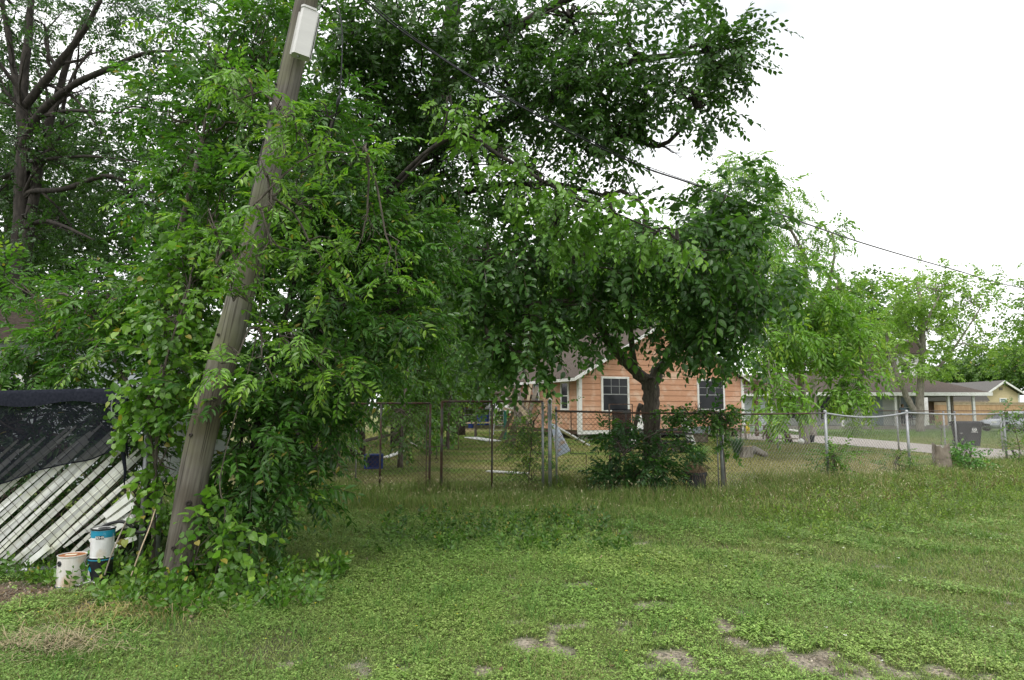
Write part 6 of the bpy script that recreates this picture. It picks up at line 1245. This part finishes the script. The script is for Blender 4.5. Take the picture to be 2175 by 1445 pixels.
m = MB(); a = P(1086, 850, 17.5); n_ = 8; V = [[a[0] + i_ * .09 - .3, 17.5 + .05 * math.sin(i_ * 2.1 + j_), a[2] - .3 + j_ * .1 + .05 * math.sin(i_ * 1.7)] for i_ in range(n_) for j_ in range(5)]; i = np.arange(n_ - 1)[:, None]; j = np.arange(4)[None]
m.add(V, np.stack([i * 5 + j, (i + 1) * 5 + j, (i + 1) * 5 + j + 1, i * 5 + j + 1], -1).reshape(-1, 4)); tag(m.build('white_tarp', M['white'], loc=a), 'crumpled white tarp caught in the lumber pile', 'tarp')
# ladder
Yb = 40; t = thing('step_ladder', 'tall metal ladder standing at the back beside the lumber pile', 'ladder', (P(1060, 868, Yb)[0], Yb, 0)); zt = P(1087, 830, Yb)[2]
for sg in (-1, 1): m = MB(); m.beam((sg * .34, 0, 0), (sg * .18, .5, zt), .05, .04, (0, 1, 0)); m.build('side_rail', M['galv'], t)
for k in range(1, 9): f = k / 9; m = MB(); m.box((0, .5 * f, zt * f), (.68 - .32 * f, .07, .03)); m.build('rung', M['galv'], t)
board('green_post', 'dark green painted post beside the ladder', P(1073, 905, 34) * [1, 1, 0], P(1073, 857, 34), .16, .12, 'green_metal', 'post', up=(0, 1, 0))
# back-of-yard clutter
Yb = 56; g = P(1016, 868, Yb); t = thing('pipe_rack', 'open grey pipe rack full of odds and ends at the back of the yard', 'rack', (g[0], Yb, 0)); z1_ = P(1087, 858, Yb)[2]
m = MB()
for x in (-1.15, 1.15):
    for y in (0, .8): m.tube([[x, y, 0], [x, y, z1_]], .035, 6)
m.build('uprights', M['galv'], t); m = MB()
for z_ in (z1_, z1_ - .45, z1_ - .9):
    for y in (0, .8): m.tube([[-1.15, y, z_], [1.15, y, z_]], .03, 6)
    m.box((0, .4, z_ - .03), (2.2, .7, .02))
m.build('shelf', M['galv'], t)
for (px, py, w_, hh_, mt, nm, lb) in [(1000, 866, .8, .22, 'red', 'red_bundle', 'faded red bundle on the left of the pipe rack'), (1020, 866, .5, .2, 'red', 'red_bundle', 'faded red bundle on the right of the pipe rack'), (1035, 866, .35, .3, 'white', 'white_box', 'small white box on the end of the rack')]:
    m = MB(); g = P(px, 868, Yb + .4); m.lathe([(.001, 0), (w_ * .45, .01), (w_ * .5, hh_ * .4), (w_ * .44, hh_ * .9), (.001, hh_)], (0, 0, 0), 9); o = m.build(nm, M[mt]); o.location = (g[0], Yb + .4, z1_ - .44); tag(o, lb, nm.split('_')[1])
for px, lb in ((1019, 'round blue drum left of its twin at the back of the yard'), (1031, 'blue drum nearer the ladder at the back of the yard')):
    m = MB(); m.lathe([(.001, 0), (.28, .0), (.3, .03), (.29, .3), (.31, .45), (.29, .6), (.3, .86), (.27, .9), (.001, .9)], seg=18); g = P(px, 868, 54.5); o = m.build('blue_drum', M['blue'], smooth=True); o.location = (g[0], 54.5, .25); tag(o, lb, 'drum', 'blue drums by the rack')
m = MB(); m.lathe([(.001, 0), (.2, 0), (.27, .5), (.25, .5), (.2, .06), (.001, .06)], seg=18); g = G(1000, 908); o = m.build('blue_tub', M['blue']); o.location = tuple(g * [.97, .97, 1]); tag(o, 'open dark blue tub on the grass in front of the rack', 'tub')
m = MB(); rs = np.random.default_rng(8); m.tube([[0, 0, 0], [.05, 0, .8], [-.06, .05, 1.9], [.05, .1, 3.0]], [.42, .34, .27, .2], 10); g = P(975, 868, 40); o = m.build('dead_tree', M['darkbark'], smooth=True); o.location = (g[0], 40, 0); tag(o, 'blackened dead tree at the left of the back yard', 'dead tree')
m = MB(); g = P(968, 868, 38); m.lathe([(.001, 0), (.3, .05), (.34, .2), (.2, .34), (.001, .36)], seg=10); o = m.build('pale_boulder', M['concrete']); o.location = (P(968, 868, 44)[0], 43, 0); tag(o, 'pale stone beside the blackened trunk', 'stone')
# sheet metal and board by the gate post
m = MB(); q = [P(1170, 898, 14.2), P(1184, 904, 14.2), P(1212, 958, 13.4), P(1182, 972, 13.4)]; n0 = np.array([0, .02, 0]); V = [*q, *[a + n0 for a in q]]; V[2][2] = max(V[2][2], .02)
m.add(V, [[0, 1, 2, 3], [7, 6, 5, 4], [0, 4, 5, 1], [1, 5, 6, 2], [2, 6, 7, 3], [3, 7, 4, 0]]); tag(m.build('metal_sheet', M['sheet'], loc=q[3]), 'rust stained grey metal sheet leaning by the gate post', 'metal sheet')
board('white_plank', 'long white plank propped diagonally from the metal sheet to the grass', P(1182, 908, 15.5), G(1250, 947) * [1, 1, 0] * np.array([17 / G(1250, 947)[1]] * 3) + [0, 0, .3] if False else P(1249, 946, 16.5), .12, .04, 'white')
t = thing('screen_frame', 'rusty square screen frame standing behind the fence', 'frame', (P(1318, 868, 16.2)[0], 16.2, 0)); xa, xb = P(1294, 868, 16.2)[0] - P(1318, 868, 16.2)[0], P(1343, 868, 16.2)[0] - P(1318, 868, 16.2)[0]; zt = P(1087, 859, 16.2)[2]
m = MB(); m.box((xa, 0, zt / 2), (.035, .03, zt)); m.box((xb, 0, zt / 2), (.02, .03, zt)); m.box(((xa + xb) / 2, 0, zt), (xb - xa, .028, .02)); m.box(((xa + xb) / 2, 0, zt * .45), (xb - xa, .028, .02)); m.build('bars', M['rust'], t); m = MB(); m.box(((xa + xb) / 2 + .02, .02, zt * .62), (xb - xa - .1, .006, zt * .62)); m.build('torn_screen', M['cloth'], t)
# white A shaped frame
Yb = 24; g = P(1408, 868, Yb); t = thing('swing_frame', 'white A shaped garden swing frame with dark rails behind the forked trunk', 'garden swing', (g[0], Yb, 0)); u = lambda px: P(px, 868, Yb)[0] - g[0]; z_ = lambda py: max(.02, P(1087, py, Yb)[2])
for px0, px1, w_ in ((1368, 1338, .34), (1449, 1468, .13)):
    for y in (-.25, .35): m = MB(); m.beam((u(px0), y, z_(885)), (u(px1), y, z_(943)), .05, w_, (0, 0, 1)); m.build('leg', M['white'], t)
m = MB()
for py, a, b2 in ((913, 1352, 1462), (921, 1350, 1464), (938, 1342, 1467)): m.box(((u(a) + u(b2)) / 2, 0, z_(py)), (u(b2) - u(a), .8, .06))
m.build('rail', M['black'], t); m = MB(); m.box((u(1405), .1, z_(925)), (1.2, .6, .16)); m.build('seat', M['binplastic'], t)
m = MB(); rs = np.random.default_rng(6)
for k in range(40): m.box((rs.normal() * .45, rs.normal() * .2, .06 + abs(rs.normal()) * .12), rs.uniform(.08, .24, 3), rz(rs.uniform(0, 3)))
o = m.build('rubble_heap', M['concrete']); o.location = tuple(G(1412, 962)); tag(o, 'heap of pale broken masonry under the swing frame', 'rubble', kind='stuff')
m = MB(); m.prism([(-.62, 0), (.5, 0), (.62, .3), (-.75, .25)], (1, 0, 0), (0, 0, 1), (0, .5, 0)); m.prism([(-.66, .24), (.64, .29), (.64, .32), (-.72, .27)], (1, 0, 0), (0, 0, 1), (0, .54, 0), (0, -.02, 0)); o = m.build('metal_tub', M['sheet']); o.location = (P(1483, 868, 31)[0], 31, .45); tag(o, 'grey metal trough resting before the orange house wall', 'trough')
m = MB(); m.box((0, .25, .22), (.9, .3, .44)); o = m.build('trough_stand', M['oldwood']); o.location = (P(1483, 868, 31)[0], 31, 0); tag(o, 'low timber stand beneath the grey metal trough', 'stand')
m = MB(); m.box((0, 0, .35), (1.3, .5, .5)); m.box((0, 0, .63), (1.45, .6, .05)); m.tube([[-.5, -.3, .1], [-.5, .3, .1]], .12, 10); o = m.build('covered_bench', M['oldwood']); o.location = (P(1330, 868, 30)[0], 30, 0); tag(o, 'low weathered box bench under the left house window', 'bench')
# dead plant pot
g = G(1476, 1060); t = thing('dead_plant_pot', 'black nursery pot overflowing with dead brown stems before the fence', 'plant pot', g); t.scale = (1.05, 1.05, 1.4); m = MB(); m.lathe([(.001, 0), (.16, 0), (.20, .30), (.215, .30), (.215, .34), (.195, .34), (.18, .28), (.001, .28)], seg=28); m.build('pot', M['black'], t)
m = MB(); rs = np.random.default_rng(12)
for k in range(330):
    a = rs.uniform(0, 6.28); r1 = rs.uniform(0, .17); p0 = np.array([math.cos(a) * r1, math.sin(a) * r1, .29]); a2 = a + rs.normal() * 1.2; p2 = p0 + np.array([math.cos(a2) * rs.uniform(.05, .22), math.sin(a2) * rs.uniform(.05, .22), rs.uniform(-.12, .12)]); p1 = (p0 + p2) / 2 + [0, 0, rs.uniform(.03, .14)]
    m.tube([p0, p1, p2], [.003, .0025, .001], 3, caps=False, col=(.28, .20, .14) if k % 3 else (.55, .45, .3))
M['deadstem'] = mat('dead_stem', (.6, .55, .5), (.4, .38, .33), .9, (5, 5, 5), col=True); m.build('dead_stems', M['deadstem'], t)
# stump, log, stone
g = G(1586, 972); t = thing('tree_stump', 'freshly cut round stump on the tan lawn', 'stump', g); m = MB(); n_ = 26; th_ = np.arange(n_) / n_ * 6.283; rd = .20 * (1 + .07 * np.sin(3 * th_ + 1) + .04 * np.sin(7 * th_)); V = []
for z_, k in ((-.03, 1.15), (.1, 1.03), (.25, 1), (.36, 1.0)): V += [[a * k * math.cos(b2), a * k * math.sin(b2), z_] for a, b2 in zip(rd, th_)]
i = np.arange(3)[:, None]; j = np.arange(n_)[None]; j2 = (j + 1) % n_; m.add(V, np.stack([i * n_ + j, i * n_ + j2, (i + 1) * n_ + j2, (i + 1) * n_ + j], -1).reshape(-1, 4)); m.build('bark', M['greybark'], t)
m = MB(); m.add([[a * .97 * math.cos(b2), a * .97 * math.sin(b2), .362 + .004 * (q % 2)] for q, (a, b2) in enumerate(zip(rd, th_))], [list(range(n_))]); m.build('cut_face', M['cutwood'], t)
m = MB(); a, b2 = G(1601, 962), G(1626, 972); a[2] = .16; b2[2] = .09; m.tube([a, (a + b2) / 2, b2], [.1, .105, .085], 12); tag(m.build('cut_log', M['greybark'], smooth=True, loc=a), 'short cut log leaning against the round stump', 'log')
m = MB(); m.lathe([(.001, 0), (.1, .02), (.12, .12), (.08, .24), (.001, .27)], seg=7); o = m.build('grey_rock', M['concrete']); o.location = tuple(G(1599, 966)); tag(o, 'upright grey rock between the stump and the log', 'rock')
# old post stump by the fence
g = G(2003, 1008); t = thing('old_tree_stump', 'tall weathered stump standing in the weeds by the fence', 'stump', g); m = MB(); n_ = 22; th_ = np.arange(n_) / n_ * 6.283; rs = np.random.default_rng(2); V = []; rd = .20 * (1 + .08 * np.sin(2 * th_) + .05 * np.sin(5 * th_ + 1)); jag = .71 + .06 * np.sin(2 * th_ + 2) + rs.normal(size=n_) * .02
for k in (0, .3, .6, .9, 1.0): V += [[a * (1.2 - .22 * k) * math.cos(b2), a * (1.2 - .22 * k) * math.sin(b2), q * k] for a, b2, q in zip(rd, th_, jag)]
V.append([0, 0, .55]); i = np.arange(4)[:, None]; j = np.arange(n_)[None]; j2 = (j + 1) % n_; m.add(V, [np.stack([i * n_ + j, i * n_ + j2, (i + 1) * n_ + j2, (i + 1) * n_ + j], -1).reshape(-1, 4), np.array([[4 * n_ + k, 4 * n_ + (k + 1) % n_, 5 * n_] for k in range(n_)])]); m.build('wood', M['oldwood'], t)
# bench, steps, board, ball, bucket, pots on the right lawn
Yb = 34; g = P(1605, 868, Yb); t = thing('picnic_bench', 'weathered picnic bench beyond the lawn right of the orange house', 'bench', (g[0], Yb, 0)); m = MB()
for k in range(4): m.box((0, k * .19, .74), (1.5, .17, .045))
m.build('table_top', M['oldwood'], t)
for sg in (-1, 1):
    for y in (0, .55): m = MB(); m.beam((sg * .6, y - .15 * (1 if y == 0 else -1), 0), (sg * .6, y, .71), .09, .05, (0, 1, 0)); m.build('leg', M['oldwood'], t)
m = MB(); m.box((0, -.45, .42), (1.5, .25, .045)); m.build('seat', M['oldwood'], t)
g = P(1646, 868, 32); t = thing('wooden_steps', 'weathered wooden steps with open treads on the lawn', 'steps', (g[0], 32, 0))
for k in range(3): m = MB(); m.box((.06 * k, -.28 * k, .62 - .22 * k), (1.0 + .12 * k, .3, .045)); m.build('tread', M['oldwood'], t)
for sg in (-1, 1): m = MB(); m.prism([(.15, 0), (.15, .6), (-.1, .6), (-.78, .02), (-.78, 0)], (0, 1, 0), (0, 0, 1), (.05, 0, 0), (sg * .46, 0, 0)); m.build('stringer', M['terracotta'], t)
board('white_board', 'long white board lying by the pecan trunks', P(1664, 912, 37), P(1698, 916, 35), .3, .06, 'white')
m = MB(); m.lathe([(.001, -.14), (.08, -.115), (.13, -.05), (.14, 0), (.13, .05), (.08, .115), (.001, .14)], seg=16); o = m.build('white_ball', M['white'], smooth=True); q = G(1702, 945); o.location = (q[0], q[1], .14); tag(o, 'small white ball at the foot of the nearer pecan trunk', 'ball')
m = MB(); m.lathe([(.001, 0), (.13, 0), (.17, .33), (.155, .33), (.12, .03), (.001, .03)], seg=18); o = m.build('black_bucket', M['binplastic']); o.location = tuple(G(1723, 940)); tag(o, 'black bucket right of the nearer pecan trunk', 'bucket')
m = MB(); m.lathe([(.001, 0), (.10, 0), (.13, .25), (.06, .4), (.1, .55), (.001, .6)], seg=10); o = m.build('yellow_ornament', M['yellow']); o.location = (P(1586, 868, 35)[0], 35, .3); tag(o, 'small yellow garden ornament by the corner of the orange house', 'ornament')
m = MB(); m.lathe([(.001, 0), (.14, 0), (.18, .28), (.001, .28)], seg=12); o = m.build('orange_pot', M['orange']); o.location = (P(1632, 868, 34.5)[0], 34.3, .765); tag(o, 'orange pot set on the weathered picnic bench', 'pot')
m = MB()
for x in (0, .5): m.box((x, 0, .25), (.03, .03, .5)); m.box((x, .5, .45), (.03, .03, .9))
m.box((.25, .25, .48), (.5, .5, .04)); m.box((.25, .5, .75), (.5, .03, .4)); o = m.build('porch_chair', M['black']); o.location = (P(1932, 868, 53.6)[0], 53.6, zf); tag(o, 'dark metal chair on the porch under the curtained window', 'chair')
